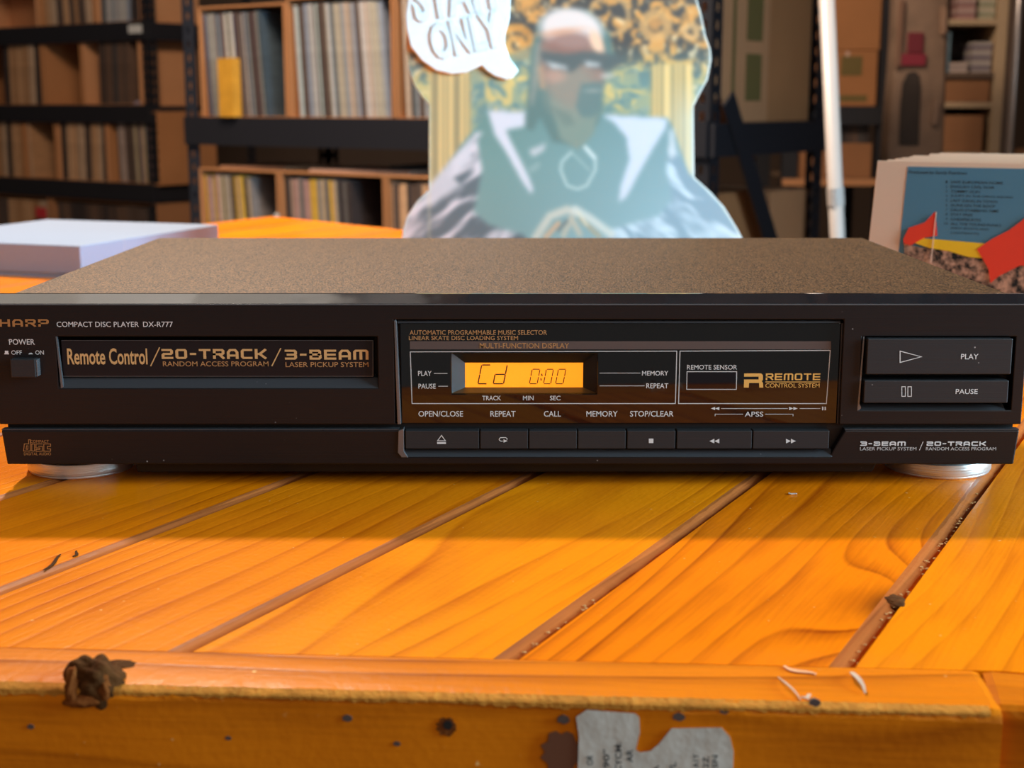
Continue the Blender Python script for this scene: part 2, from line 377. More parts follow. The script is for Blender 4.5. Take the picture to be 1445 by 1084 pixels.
for i, s0 in enumerate(seams):
    lo, hi = s0 - .0885, s0
    g = .0008
    gap = {True: .0005}[True]
    poly = clip(table_poly, gn, hi - g); poly = clip(poly, -gn, -(lo + g))
    if len(poly) < 3: continue
    cx = sum(p.x for p in poly)/len(poly); cy = sum(p.y for p in poly)/len(poly)
    # local frame: x along grain, y across
    o2 = V2(cx, cy)
    loc = [((p-o2).dot(gd), (p-o2).dot(-gn)) for p in poly]      # local y = -gn
    ylo = (o2.dot(gn)) - (hi - g)      # local y of the 'hi' seam side
    # split the polygon into body and worn right-hand edge (chamfer)
    CW = .0054
    yh = min(q[1] for q in loc)
    body = clip([V2(*q) for q in loc], V2(0, -1), -(yh + CW))
    bm = bmesh.new()
    prism(bm, [(p.x, p.y) for p in body], lambda p: (p[0], p[1], 0), lambda p: (p[0], p[1], -.02))
    knots = ()
    if abs(s0 + .0923) < .002:
        k = T0(1246, 858).xy; k2 = k - o2; knots = ((k2.dot(gd)+.004, k2.dot(-gn)-.001, 3.4, .025),)
    ky = (-1)**i
    fq = (95, 70, 120, 85, 105)[i % 5]; am = (.75, .6, .5, .7, .55)[i % 5]
    if knots: fq, am = 100, .95
    if abs(s0+.1808) < .002: fq, am = 62, .8
    pm = wood('varnished pine', 1.7*i + 2, knots, light_var[i % 6], (.44, .064, .001) if not knots else (.30, .038, .001), fq, .9, am)
    pl = obj('plank', bm, pm, tb); pl.location = (cx, cy, .02); pl.rotation_euler = (0, 0, ANG)
    # worn, rounded edge strip
    edge = clip([V2(*q) for q in loc], V2(0, 1), yh + CW)
    xs_ = [p.x for p in edge]; x0, x1 = min(xs_), max(xs_)
    ea = sorted([p.x for p in edge if abs(p.y-yh) < 1e-5]); eb = sorted([p.x for p in edge if abs(p.y-yh-CW) < 1e-5])
    if len(ea) >= 2 and len(eb) >= 2:
        bm = bmesh.new(); n = max(8, int((x1-x0)/.006)); n = min(n, 160); prof = ((CW, 0), (CW*.72, -.0001), (CW*.45, -.0006), (CW*.15, -.0016), (0, -.003), (0, -.02), (CW, -.02)); rows = []
        for j in range(n+1):
            t = j/n; row = []
            jit = (random.random()-.5)*.0009
            for (yy, zz) in prof:
                fr_ = yy/CW; xa = ea[0]*(1-fr_)+eb[0]*fr_; xb = ea[-1]*(1-fr_)+eb[-1]*fr_
                jj = jit if 0 < yy < CW and zz > -.01 else 0
                row.append(bm.verts.new((xa+(xb-xa)*t, yh+yy+jj, zz)))
            rows.append(row)
        for a, b in zip(rows, rows[1:]):
            for q in range(len(prof)): bm.faces.new((a[q], b[q], b[(q+1) % len(prof)], a[(q+1) % len(prof)]))
        bm.faces.new(rows[0]); bm.faces.new(rows[-1][::-1])
        e = obj('worn_edge', bm, M['grainred'], pl)
        e['label'] = 'reddish worn edge along the seam'
# front board (long) and the short turned one at the right
def front_board(x0, x1, z_top, depth, height, y_of, sl, m, seed, name='front_board'):
    rnd = random.Random(seed)
    a = math.atan(sl); dx = Vector((math.cos(a), math.sin(a), 0)); dn = Vector((math.sin(a), -math.cos(a), 0))
    Lb = (x1-x0)/math.cos(a); n = int(Lb/.0022); rows = []; bm = bmesh.new()
    w1 = w2 = 0
    for j in range(n+1):
        t = Lb*j/n
        w1 = w1*.75 + (rnd.random()-.5)*.0006; w2 = w2*.6 + (rnd.random()-.5)*.0005
        wob = .0006*math.sin(t*31+seed)+.0004*math.sin(t*83)
        D = depth + wob*.6
        pr = [(0, 0), (D*.35, .0001), (D*.75, -.0002), (D-.0022+w1, -.0005+w2*.4), (D-.0006+w1, -.0018+w2), (D, -.0036+w2), (D, -.012), (D, -height*.5), (D, -height), (0, -height)]
        if j in (0, n): pr = [(p, z - (.0006 if z > -.01 else 0)) for p, z in pr]
        rows.append([bm.verts.new((t, -p, z)) for p, z in pr])
    for a_, b_ in zip(rows, rows[1:]):
        for q in range(10): bm.faces.new((a_[q], b_[q], b_[(q+1) % 10], a_[(q+1) % 10]))
    bm.faces.new(rows[0]); bm.faces.new(rows[-1][::-1])
    o = obj(name, bm, m, tb, smooth=False); o.location = (x0, y_of, z_top + .02); o.rotation_euler = (0, 0, a)
    return o
fm = wood('varnished front board', 8.1, ((.168, -.03, 3.5, .022),), (.78,.20,.006), (.30,.055,.003), 80, 1.1, .85, .33)
fb = front_board(-.8, .1335, 0, .0262, .075, fj(-.8)-.0004, slope, fm, 5)
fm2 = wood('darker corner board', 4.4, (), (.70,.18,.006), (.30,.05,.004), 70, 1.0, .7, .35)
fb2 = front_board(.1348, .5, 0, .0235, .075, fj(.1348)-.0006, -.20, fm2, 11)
# raw worn arris line on the long board
M['raw'] = mat('bare worn wood', (.56, .21, .03), .85, 0, .1, var=.5, vs=140, bump=.6, bs=500)
a_ = math.atan(slope)
def on_fb(t, p, z): return Vector((-.8 + t*math.cos(a_) + p*math.sin(a_), fj(-.8)-.0004 + t*math.sin(a_) - p*math.cos(a_), z))
bm = bmesh.new(); rnd = random.Random(3); rows = []
n = 330
for j in range(n+1):
    t = .55 + .382*j/n; hgt = .0002 + .0010*rnd.random()*rnd.random() + .0006*max(0, math.sin(t*40)); tw = .0003 + .0006*rnd.random()
    prr = [(.0262-.0018-tw, -.0002), (.0262-.0004, -.0009), (.0262+.0003, -.0014), (.0262+.0003, -.0018-hgt), (.024, -.0018-hgt)]
    rows.append([bm.verts.new(on_fb(t, p, z) - tb.location) for p, z in prr])
for a, b in zip(rows, rows[1:]):
    for q in range(4): bm.faces.new((a[q], b[q], b[q+1], a[q+1]))
wa = obj('bare_edge', bm, M['raw'], tb); wa['label'] = 'pale splintered edge of the front board'
# bark knot in the front board
M['bark'] = mat('dark bark knot', (.085, .030, .008), .9, 0, .08, var=.95, vs=330, bump=1.0, bs=330)
M['barkpale'] = mat('torn pale wood rim', (.20, .055, .012), .9, 0, .05, var=.4, vs=150, bump=.8, bs=400)
def lump(name, m, c, rx, ry, rz, seed, parent, amp=.28, sub=3):
    rnd = random.Random(seed); bm = bmesh.new(); bmesh.ops.create_icosphere(bm, subdivisions=sub, radius=1)
    ph = [(rnd.uniform(-4, 4)*(1+q*.7), rnd.uniform(-4, 4)*(1+q*.7), rnd.uniform(-4, 4)*(1+q*.7), rnd.random()*6) for q in range(5)]
    for v in bm.verts:
        k = 1 + amp*sum(math.sin(a*v.co.x+b_*v.co.y+c_*v.co.z+d)/(1+.5*q) for q, (a, b_, c_, d) in enumerate(ph))/2
        v.co = Vector((v.co.x*rx*k, v.co.y*ry*k, v.co.z*rz*k)) + Vector(c)
    return obj(name, bm, m, parent, smooth=True)
kc = W(124, 966, .372)
lump('bark_knot', M['bark'], kc - tb.location + Vector((0, .0066, -.0030)), .0092, .0078, .0085, 4, tb, .22, 4)
for (px_, py_, rx_, rz_, sd_) in ((99, 972, .0020, .0050, 9), (118, 992, .0050, .0018, 10), (146, 976, .0018, .0042, 13)):
    lump('torn_rim', M['barkpale'], W(px_, py_, .3712) - tb.location + Vector((0, .0016, 0)), rx_, .0022, rz_, sd_, tb, .3)
lump('bark_streak', M['bark'], T0(160, 938) - tb.location - Vector((0,0,.0009)), .0075, .0040, .0014, 12, tb, .3, 4)
lump('bark_streak', M['barkpale'], T0(150, 955) - tb.location - Vector((0,0,.0007)), .0050, .0030, .0013, 17, tb, .3)
# knot in the plank near the right-hand seam
k3 = T0(1262, 846); lump('plank_knot', M['bark'], k3 - tb.location - Vector((0, 0, .0006)), .0032, .0060, .0011, 21, tb, .3, 4)
# screw hole and dents on the front board
def on_front(px, py, off=.0002):
    # point on the vertical front of the long board
    d = ray(px, py); nrm = Vector((math.sin(a_), -math.cos(a_), 0)); P0 = on_fb(0, .0262+off, 0); C0 = Vector((0, 0, CAMH))
    t = (P0-C0).dot(nrm)/d.dot(nrm); return C0 + d*t
def disc(name, m, px, py, r, parent, sz=1, n=20, label=None):
    c = on_front(px, py, .0003) - tb.location; bm = bmesh.new(); dxv = Vector((math.cos(a_), math.sin(a_), 0)); nv = Vector((math.sin(a_), -math.cos(a_), 0))
    pts = [(math.cos(2*math.pi*i/n)*r*(1+.15*math.sin(3*i)), math.sin(2*math.pi*i/n)*r*sz*(1+.15*math.sin(2*i+1))) for i in range(n)]
    prism(bm, pts, lambda p: c+dxv*p[0]+Vector((0,0,p[1])), lambda p: c+dxv*p[0]*.9+Vector((0,0,p[1]*.9))-nv*.001)
    o = obj(name, bm, m, parent)
    if label: o['label'] = label
    return o
M['hole'] = mat('dark hole', (.012, .006, .004), .8); M['dent'] = mat('grey dent', (.10, .06, .05), .6)
disc('screw_rim', M['barkpale'], 630, 1026, .0027, tb); 
h = disc('screw_hole', M['hole'], 632, 1023, .0013, tb); h.location = Vector((math.sin(a_), -math.cos(a_), 0))*.0003
for (px, py, r) in ((490, 1014, .0014), (560, 1050, .001), (322, 1042, .0009), (43, 1026, .0010), (958, 1012, .0017), (1022, 1004, .0012), (795, 1016, .0017), (1150, 992, .0016)):
    disc('dent', M['dent'], px, py, r, tb, .7, 12)
disc('old_stain', mat('brown glue stain', (.16, .05, .02), .6), 792, 1062, .0052, tb, 1.2, 20)
# legs of the table
for (lx, ly) in ((-.72, .52), (.45, .42), (.45, 1.05), (-.36, 1.9)):
    bx('leg', fm2, tb, lx-.04, lx+.04, ly-.04, ly+.04, FL+.02, .0)
bx('apron', fm2, tb, -.7, .45, .46, .49, -.12, .0)
# torn label on the front board
pl_ = [(813,1012),(828,1002),(896,1007),(902,1012),(903,1034),(897,1058),(903,1062),(918,1060),(930,1050),(948,1028),(1018,1027),(1030,1040),(1035,1060),(1034,1100),(815,1100),(817,1040)]
lb = empty('torn_label', on_front(925, 1084), 0, 'torn grey paper label with faint vertical writing stuck on the front board', 'label')
bm = bmesh.new(); nv = Vector((math.sin(a_), -math.cos(a_), 0))
prism(bm, pl_, lambda p: on_front(p[0], p[1], .0007) - lb.location, lambda p: on_front(p[0], p[1], .0002) - lb.location)
obj('paper', bm, mat('grey label paper', (.66, .58, .50), .6, var=.25, vs=120, bump=.4, bs=200), lb)
bm = bmesh.new()
for s, x, y0, y1, wpx in (('OR', 828, 1066, 1080, 9), ('90"', 851, 1058, 1084, 9), ('CYCM:', 868, 1048, 1090, 9), ('AR', 884, 1058, 1076, 9), ('VL', 945, 1076, 1092, 9), ('A1Y', 978, 1064, 1084, 8), ('2Z', 992, 1068, 1084, 8), ('SN', 1005, 1066, 1084, 8), ('A', 922, 1080, 1092, 8)):
    b2 = bmesh.new(); fit_text(b2, s, 0, 1, 0, 1, 0, .012)
    for f in b2.faces:
        vs = []
        for v in f.verts:
            vs.append(bm.verts.new(on_front(x + v.co.z*-wpx + wpx, y1 - (v.co.x)*(y1-y0), .0009) - lb.location))
        bm.faces.new(vs)
    b2.free()
obj('lettering', bm, mat('faded black ink', (.05, .045, .045), .6), lb)
# splinters, shreds and crumbs
def sliver(name, m, p, q, wd, label, cat, group=None, h=.0006, bend=.0):
    p, q = Vector(p), Vector(q); d = q-p; L_ = d.length; dn = d.normalized(); sd = dn.cross(Vector((0, 0, 1))).normalized(); bm = bmesh.new(); n = 6; rows = []
    for j in range(n+1):
        t = j/n; wv = wd*(.25+.75*math.sin(math.pi*min(.97, max(.08, t))))
        c = dn*(L_*t) + Vector((0, 0, h + bend*math.sin(math.pi*t)))+ sd*wd*.6*math.sin(5*t)
        rows.append([bm.verts.new(c+sd*wv/2), bm.verts.new(c-sd*wv/2), bm.verts.new(c-sd*wv/2-Vector((0,0,h*.6))), bm.verts.new(c+sd*wv/2-Vector((0,0,h*.6)))])
    for a, b in zip(rows, rows[1:]):
        for k in range(4): bm.faces.new((a[k], b[k], b[(k+1)%4], a[(k+1)%4]))
    bm.faces.new(rows[0]); bm.faces.new(rows[-1][::-1])
    o = obj(name, bm, m); o.location = p; return tag(o, label, cat, group)
M['shred'] = mat('pale fibre', (.62, .44, .32), .6); M['shredpink'] = mat('salmon wood sliver', (.85, .42, .22), .5); M['darksliver'] = mat('dark wood sliver', (.07, .025, .008), .9, 0, .08)
sliver('wood_splinter', M['darksliver'], T0(62, 806), T0(88, 784), .0012, 'longer dark splinter lying by the seam at the left of the table', 'splinter')
sliver('wood_splinter', M['darksliver'], T0(103, 787), T0(111, 779), .0012, 'shorter dark splinter lying right of the longer one at the left', 'splinter')
sliver('wood_sliver', M['shredpink'], T0(1106, 942), T0(1148, 955), .0019, 'salmon flat wood sliver lying across the front board joint', 'splinter')
sliver('paper_shred', M['shred'], T0(1203, 951), T0(1216, 980), .0016, 'pale curled shred near the right end of the front board', 'shred', None, .0006, .002)
sliver('paper_shred', M['shred'], T0(1098, 958), T0(1128, 990), .0006, 'thin pale fibre hanging over the front board edge', 'shred', None, .0006, .001)
sliver('paper_shred', M['shred'], T0(1113, 697), T0(1123, 699), .0014, 'small white flake on the plank in front of the disc player', 'shred')
sliver('paper_shred', M['shred'], T0(1131, 986), T0(1146, 984), .0015, 'short pink flake on the front board right of the thin fibre', 'shred')
bm = bmesh.new(); rnd = random.Random(8)
for (sx0, sy0, sx1, sy1, cnt) in ((742, 928, 850, 845, 16), (1215, 938, 1420, 700, 60)):
    for _ in range(cnt):
        t = rnd.random(); px = sx0+(sx1-sx0)*t; py = sy0+(sy1-sy0)*t
        s1, s2 = seams[0], 0
        q = T0(px, py).xy; dd = -.1808 if cnt == 16 else -.0923
        q = q + gn*(dd - gn.dot(q)) + gn*rnd.uniform(-.0022, .0005)
        r = rnd.uniform(.0002, .00065); b2 = bmesh.ops.create_icosphere(bm, subdivisions=1, radius=r)
        for v in b2['verts']: v.co = Vector((v.co.x*rnd.uniform(.8, 1.5), v.co.y, v.co.z*.6)) + Vector((q.x, q.y, -.0008+r*.5))
tag(obj('crumbs', bm, mat('pale crumbs', (.62, .34, .12), .8)), 'pale crumbs caught in the seams between the planks', 'crumbs', None, 'stuff')

# ------------------------------------------------------------------ disc player
PY = .582; PX = -.0007
player = empty('disc_player', (PX, PY, 0), 0, 'black compact disc player with lit amber display standing on the wooden table', 'disc player')
def F(px, py, dy=0):
    p = W(px, py, PY+dy); return (p.x-PX, p.z)
def FX(px, py=540, dy=0): return F(px, py, dy)[0]
def FZ(py, dy=0): return F(722, py, dy)[1]
HW = .2147
TH = .012
zt = FZ(430); zb = FZ(599)
# upper front panel
fp = None
bm = bmesh.new()
tray = (FX(80, 500), FX(533, 500), FZ(548), FZ(475)); disp = (FX(557, 540), FX(1187, 540), zb-.001, FZ(451)); plr = (FX(1214, 530), FX(1430, 530), FZ(579), FZ(475))
holed(bm, -HW, HW, zb, zt, 0, TH, [tray, disp, plr])
fp = obj('front_panel', bm, M['face'], player, .0004, 2)
# glossy bevel above the panel
bm = bmesh.new(); cz = .0815
yz_prism(bm, [(0, zt), (.0004, zt+.0004), (.0062, cz), (.0085, cz), (.0085, zt)], -HW, HW)
obj('top_bevel', bm, M['bevel'], player, .0003)
bx('edge_line', M['trim'], player, -HW, HW, -.00025, .0003, zt-.0002, zt+.0003)  # grey line painting the highlight along the panel's top edge
# cover
bm = bmesh.new(); box(bm, -.2088, .2088, .0128, .2592, .013, cz-.0026); box(bm, -.2088, .2088, .0085, .2592, cz-.0025, cz-.0002)
obj('top_cover', bm, M['cover'], player, .0012, 3)
bx('chassis', M['recess'], player, -.2135, .2135, TH, .03, FZ(652), zt-.001, .0003)
gr = bx('groove_strip', M['recess'], player, -.2125, .2125, .0035, TH, FZ(640), zb-.0001)
# lower strip (with cut-out for the button row)
zs0, zs1 = FZ(655), FZ(607)
bay = (FX(563, 620), FX(1178, 620), FZ(644), zs1+.001)
bm = bmesh.new(); xl, xr = -.2140, .2140
xz_prism(bm, [(xl+.0015, zs0), (xr-.0015, zs0), (xr, zs1), (bay[1]+.004, zs1), (bay[1]-.0, bay[2]+.004), (bay[1]-.002, bay[2]), (bay[0]+.002, bay[2]), (bay[0], bay[2]+.003), (bay[0]-.0, zs1), (xl, zs1)], -.0006, .0035)
ls = obj('lower_strip', bm, M['strip'], player, .0006, 2)
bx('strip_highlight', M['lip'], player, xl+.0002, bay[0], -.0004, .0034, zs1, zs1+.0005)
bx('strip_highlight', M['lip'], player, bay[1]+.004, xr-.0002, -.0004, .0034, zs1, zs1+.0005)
# bay lip (sloped) and left bright end
bm = bmesh.new(); yz_prism(bm, [(-.0012, bay[2]), (.0032, bay[2]), (.0032, FZ(634.5)), (.0020, FZ(635))], bay[0]+.001, bay[1]-.001)
obj('bay_lip', bm, M['lip'], player, .0002)
bm = bmesh.new(); x = bay[0]; xz_prism(bm, [(x-.0002, zs1), (x+.0022, zs1+.001), (x+.0022, FZ(636)), (x+.004, bay[2]-.0003), (x+.001, bay[2]-.0003), (x-.0006, FZ(638))], -.0012, .003)
obj('bay_end', bm, M['trim'], player, .0003)
# body underside and feet
zc = W(722, 672, PY+.012).z
bm = bmesh.new(); x0, x1 = W(192, 660, PY+.012).x-PX, W(1243, 660, PY+.012).x-PX
zc0 = max(.004, zc)
xz_prism(bm, [(x0, .0135), (x0+.0012, zc0), (x1-.0045, zc0), (x1, .0135)], .009, .25); obj('base_tray', bm, M['face'], player, .0004)
def foot(px, yy):
    X = W(px, 665, PY+yy).x - PX; f_ = bmesh.new(); cyl(f_, (X, yy, 0), .0225, .0229, .0012, 64); cyl(f_, (X, yy, .0012), .0232, .0232, .0054, 64)
    o = obj('foot', f_, M['chrome'], player, .0004); o['label'] = 'round aluminium foot with black top'
    for p in o.data.polygons: p.use_smooth = abs(p.normal.z) < .5
    f2 = bmesh.new(); cyl(f2, (X, yy, .0066), .0215, .0215, .0072, 48); o2 = obj('foot_pad', f2, M['rubber'], o)
foot(117, .0335); foot(1321, .0335)
for xx in (-.17, .17):
    f_ = bmesh.new(); cyl(f_, (xx, .225, 0), .0229, .0229, .0066, 40); o = obj('foot', f_, M['rubber'], player); f2 = bmesh.new(); cyl(f2, (xx, .225, .0066), .02, .02, .007, 32); obj('foot_pad', f2, M['rubber'], o)

OFF = -.00012
def printed(parent, m, items, name='lettering', y=OFF, dy=0):
    bm = bmesh.new()
    for it in items:
        k = it[0]
        if k == 't':
            _, s, a, b, t, bt = it[:6]; bold = it[6] if len(it) > 6 else 0; sh = it[7] if len(it) > 7 else 0
            mid = (t+bt)/2; fit_text(bm, s, F(a, mid, dy)[0], F(b, mid, dy)[0], FZ(bt, dy), FZ(t, dy), y, bold, sh)
        elif k == 's':
            _, s, a, b, t, bt, wd = it[:7]; wz = it[7] if len(it) > 7 else wd; gap = it[8] if len(it) > 8 else .3; sh = it[9] if len(it) > 9 else 0
            mid = (t+bt)/2; stroke_text(bm, s, F(a, mid, dy)[0], F(b, mid, dy)[0], FZ(bt, dy), FZ(t, dy), y, wd*.000298, wz*.000298, gap, sh)
        elif k == 'l':
            _, pts, wd = it; ribbon(bm, [F(p[0], p[1], dy) for p in pts], wd*.000298, y)
        elif k == 'f':
            _, pts = it; bm.faces.new([bm.verts.new((F(p[0], p[1], dy)[0], y, F(p[0], p[1], dy)[1])) for p in pts])
    return obj(name, bm, m, parent)
# front panel print
printed(fp, M['copper'], [('s', 'SHARP', -19, 69, 450.5, 461, 3.4, 2.0, .22)], 'maker_name')
printed(fp, M['white'], [('t', 'COMPACT DISC PLAYER', 80, 196, 454, 461.5, .004), ('t', 'DX-R777', 202, 244, 454, 461.5, .004)])
printed(fp, M['white'], [('t', 'POWER', 13, 49, 478.5, 486.5, .006), ('t', 'OFF', 16, 31, 494.5, 500.5, .004), ('t', 'ON', 50, 62, 494.5, 500.5, .004),
    ('f', [(6, 500), (13, 500), (12, 498), (12, 495), (7, 495), (7, 498)]), ('f', [(40, 500), (47, 500), (45, 498), (42, 498)])])
# power button
pb = bx('power_button', M['button'], player, FX(14.5, 520, -.004), FX(50, 520, -.004), -.004, .004, FZ(533, -.004), FZ(507, -.004), .0004)
bx('button_side', M['trim'], pb, FX(50, 520, -.004), FX(50, 520, -.004)+.0007, -.0034, .003, FZ(532, -.004), FZ(508, -.004), .0002)
# disc tray door
DY = .0022
dr = bx('disc_door', M['door'], player, FX(87, 505, DY), FX(527, 505, DY), DY, .009, FZ(531.5, DY), FZ(480, DY), .0003)
printed(dr, M['gold'], [('t', 'Remote Control', 95, 208, 491.5, 514.5, .018)], 'lettering', DY+OFF, DY)
printed(dr, M['gold'], [('s', '20-TRACK', 228, 376, 492.5, 506.5, 4.0, 2.9, .2), ('s', '3-BEAM', 402, 520, 493.5, 507.5, 4.0, 2.9, .2), ('l', [(213, 516), (225, 491)], 1.6), ('l', [(384, 516), (396, 492)], 1.6)], 'logo', DY+OFF, DY)
printed(dr, M['gdim'], [('t', 'RANDOM ACCESS PROGRAM', 230, 379, 510, 517, .002), ('t', 'LASER PICKUP SYSTEM', 403, 520, 511, 518, .002)], 'lettering', DY+OFF, DY)
printed(dr, M['trim'], [('l', [(526.3, 481), (526.3, 531)], .6), ('l', [(87, 480.6), (526.5, 480.6)], .5), ('l', [(88, 531), (526.5, 531)], .6)], 'edge_line', DY+OFF, DY)
bm = bmesh.new(); yz_prism(bm, [(.0001, tray[2]), (.0035, FZ(532.5, .0035)), (.009, FZ(532.5, .0035)), (.009, tray[2])], tray[0], tray[1]); obj('tray_lip', bm, M['lip'], player, .0001)
bx('tray_well', M['recess'], player, tray[0]-.001, tray[1]+.001, .009, .0118, tray[2], tray[3]+.0005)
bm = bmesh.new(); xz_prism(bm, [(tray[0], tray[3]), (tray[0]+.0005, tray[3]), (FX(90, 548)-.0002, tray[2]+.0004), (FX(88, 548)-.0005, tray[2])], -.0001, .0015); obj('tray_edge', bm, M['trim'], player)
# display window
AY = .0024
lx0, lx1, lz0, lz1 = FX(637, 530, AY), FX(843, 530, AY), FZ(556.5, AY), FZ(499, AY)
bm = bmesh.new(); holed(bm, FX(566, 530, AY), FX(1183, 530, AY), FZ(597.5, AY), FZ(456, AY), AY, AY+.0022, [(lx0, lx1, lz0, lz1)])
win = obj('display_window', bm, M['acrylic'], player, .0002)
bm = bmesh.new(); holed(bm, disp[0], disp[1], zb, disp[3]+.0002, .0048, .0085, [(FX(630, 530), FX(848, 530), FZ(560), FZ(497))]); obj('window_frame', bm, M['recess'], player)
bx('window_frame', M['recess'], player, disp[0], disp[1], .0100, .0118, zb, disp[3]+.0002)
bm = bmesh.new(); x = disp[0]
xz_prism(bm, [(x, disp[3]-.0004), (x+.0008, disp[3]), (x+.0012, disp[3]-.001), (x+.0024, zb), (x+.0008, zb)], -.0002, .005); obj('window_edge', bm, M['trim'], player, .0003)
bm = bmesh.new(); yz_prism(bm, [(.0012, FZ(455.5, AY)), (.006, FZ(455.5, AY)), (.006, FZ(455.5, AY)+.0009), (.0018, FZ(455.5, AY)+.0009)], disp[0]+.0015, disp[1]-.0012); obj('window_edge', bm, M['lip'], player)
bx('window_edge', M['lip'], player, FX(1183.5, 530, AY), FX(1185.5, 530, AY), .0015, .006, zb, FZ(456, AY))
# lcd well
by = AY+.0062
bx('display_pane', M['paneclear'], win, lx0, lx1, AY+.0002, AY+.0008, lz0, lz1)
px0, px1, pz0, pz1 = FX(656, 530, by), FX(823, 530, by), FZ(547, by), FZ(511.5, by)
def quadp(name, m, pts, parent):
    bm = bmesh.new(); c = [bm.verts.new(p) for p in pts]; bm.faces.new(c)
    o = obj(name, bm, m, parent); md = o.modifiers.new('thick', 'SOLIDIFY'); md.thickness = .0003; md.offset = 0; return o
ay2 = AY+.0023
quadp('well_side', M['lcdside'], [(lx0, ay2, lz0), (lx0, ay2, lz1), (px0, by, pz1), (px0, by, pz0)], win)
quadp('well_side', M['recess'], [(lx1, ay2, lz0), (lx1, ay2, lz1), (px1, by, pz1), (px1, by, pz0)], win)
quadp('well_side', M['recess'], [(lx0, ay2, lz1), (lx1, ay2, lz1), (px1, by, pz1), (px0, by, pz1)], win)
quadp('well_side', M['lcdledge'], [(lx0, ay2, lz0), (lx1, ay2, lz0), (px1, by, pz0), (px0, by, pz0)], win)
lcd = bx('amber_display', M['lcd'], win, px0, px1, by, by+.001, pz0, pz1)
def seg(x0, x1, zt_, zb_, on, sl=.20, wd=1.7):
    items = []; w_ = x1-x0; h_ = zb_-zt_; mid = (zt_+zb_)/2; g_ = 1.3
    def P(x, y): return (x + (zb_-y)*sl, y)
    S = {'a': [(x0+g_, zt_), (x1-g_, zt_)], 'g': [(x0+g_, mid), (x1-g_, mid)], 'd': [(x0+g_, zb_), (x1-g_, zb_)],
         'f': [(x0, zt_+g_), (x0, mid-g_)], 'b': [(x1, zt_+g_), (x1, mid-g_)], 'e': [(x0, mid+g_), (x0, zb_-g_)], 'c': [(x1, mid+g_), (x1, zb_-g_)]}
    for k in on: items.append(('l', [P(*S[k][0]), P(*S[k][1])], wd if len(on) < 6 else 1.25))
    return items
its = seg(674.5, 687, 515, 541.5, 'afed') + seg(696, 710.5, 515, 541.5, 'bcdeg') + seg(747, 758, 521, 541.5, 'abcdef') + seg(767, 777, 521, 541.5, 'abcdef') + seg(784, 794.5, 521, 541.5, 'abcdef')
its += [('l', [(764.4, 528), (764.9, 530)], 1.5), ('l', [(763.2, 534.5), (763.7, 536.5)], 1.5)]
printed(lcd, M['lcdseg'], its, 'display_digits', by-.0001, by)
# prints on the window
printed(win, M['gdim'], [('t', 'AUTOMATIC PROGRAMMABLE MUSIC SELECTOR', 578, 772, 466, 472.5, .006), ('t', 'LINEAR SKATE DISC LOADING SYSTEM', 577, 731, 474, 480, .006)], 'lettering', AY+OFF, AY)
printed(win, M['band'], [('f', [(578.5, 481.5), (1172.5, 481.5), (1172.5, 493), (578.5, 493)])], 'grey_band', AY+OFF, AY)
printed(win, M['gdim'], [('t', 'MULTI-FUNCTION DISPLAY', 677, 803, 484, 491.5, .006)], 'lettering', AY+OFF*2, AY)
printed(win, M['wdim'], [('l', [(579, 496.5), (955, 495.5), (953, 569.5), (581.5, 569.5), (579, 496.5)], 1.2), ('l', [(959.5, 495.5), (1171.5, 494.5), (1166, 569.5), (957.5, 569.5), (959.5, 495.5)], 1.2),
    ('l', [(969.5, 524.5), (1039.5, 524.5), (1039, 549.5), (969, 549.5), (969.5, 524.5)], 1.1), ('l', [(613, 527), (631, 527)], .9), ('l', [(619, 545), (631.5, 545)], .9), ('l', [(846.5, 526.5), (903, 526.5)], .9), ('l', [(846.5, 544.5), (909, 544.5)], .9),
    ('l', [(1018, 576.5), (1111, 576.5)], .9), ('l', [(1129, 576.5), (1157, 576.5)], .9), ('l', [(1009, 587), (1009, 584.5), (1048, 584.5)], .9), ('l', [(1080, 584.5), (1119, 584.5), (1119, 587)], .9)], 'line_frame', AY+OFF, AY)
def tri(px, py, w_, h_, right=True):
    return ('f', [(px, py-h_/2), (px+w_, py), (px, py+h_/2)] if right else [(px+w_, py-h_/2), (px+w_, py+h_/2), (px, py)])
printed(win, M['white'], [('t', 'PLAY', 590, 609, 523.5, 530.5, .006), ('t', 'PAUSE', 590.5, 615, 541.5, 548.5, .006), ('t', 'MEMORY', 906, 943, 523.5, 530, .006), ('t', 'REPEAT', 912, 943, 541, 548, .006),
    ('t', 'TRACK', 680.5, 707, 558.5, 565, .006), ('t', 'MIN', 738, 753, 558.5, 565, .006), ('t', 'SEC', 776, 791, 558.5, 565, .006), ('t', 'REMOTE SENSOR', 969.5, 1040, 515, 521.5),
    ('t', 'OPEN/CLOSE', 590.5, 653.5, 580, 588, .006), ('t', 'REPEAT', 692, 727.5, 580, 588, .006), ('t', 'CALL', 767.5, 791.5, 580, 588, .006), ('t', 'MEMORY', 827.5, 871.5, 580, 588, .006), ('t', 'STOP/CLEAR', 889, 950.5, 580, 588, .006), ('t', 'APSS', 1051, 1077, 581, 588, .006),
    tri(1003, 576.5, 6, 4.5, False), tri(1009, 576.5, 6, 4.5, False), tri(1113.5, 576.5, 6, 4.5), tri(1119.5, 576.5, 6, 4.5), ('f', [(1160, 574), (1162, 574), (1162, 579), (1160, 579)]), ('f', [(1163.5, 574), (1165.5, 574), (1165.5, 579), (1163.5, 579)])], 'lettering', AY+OFF, AY)
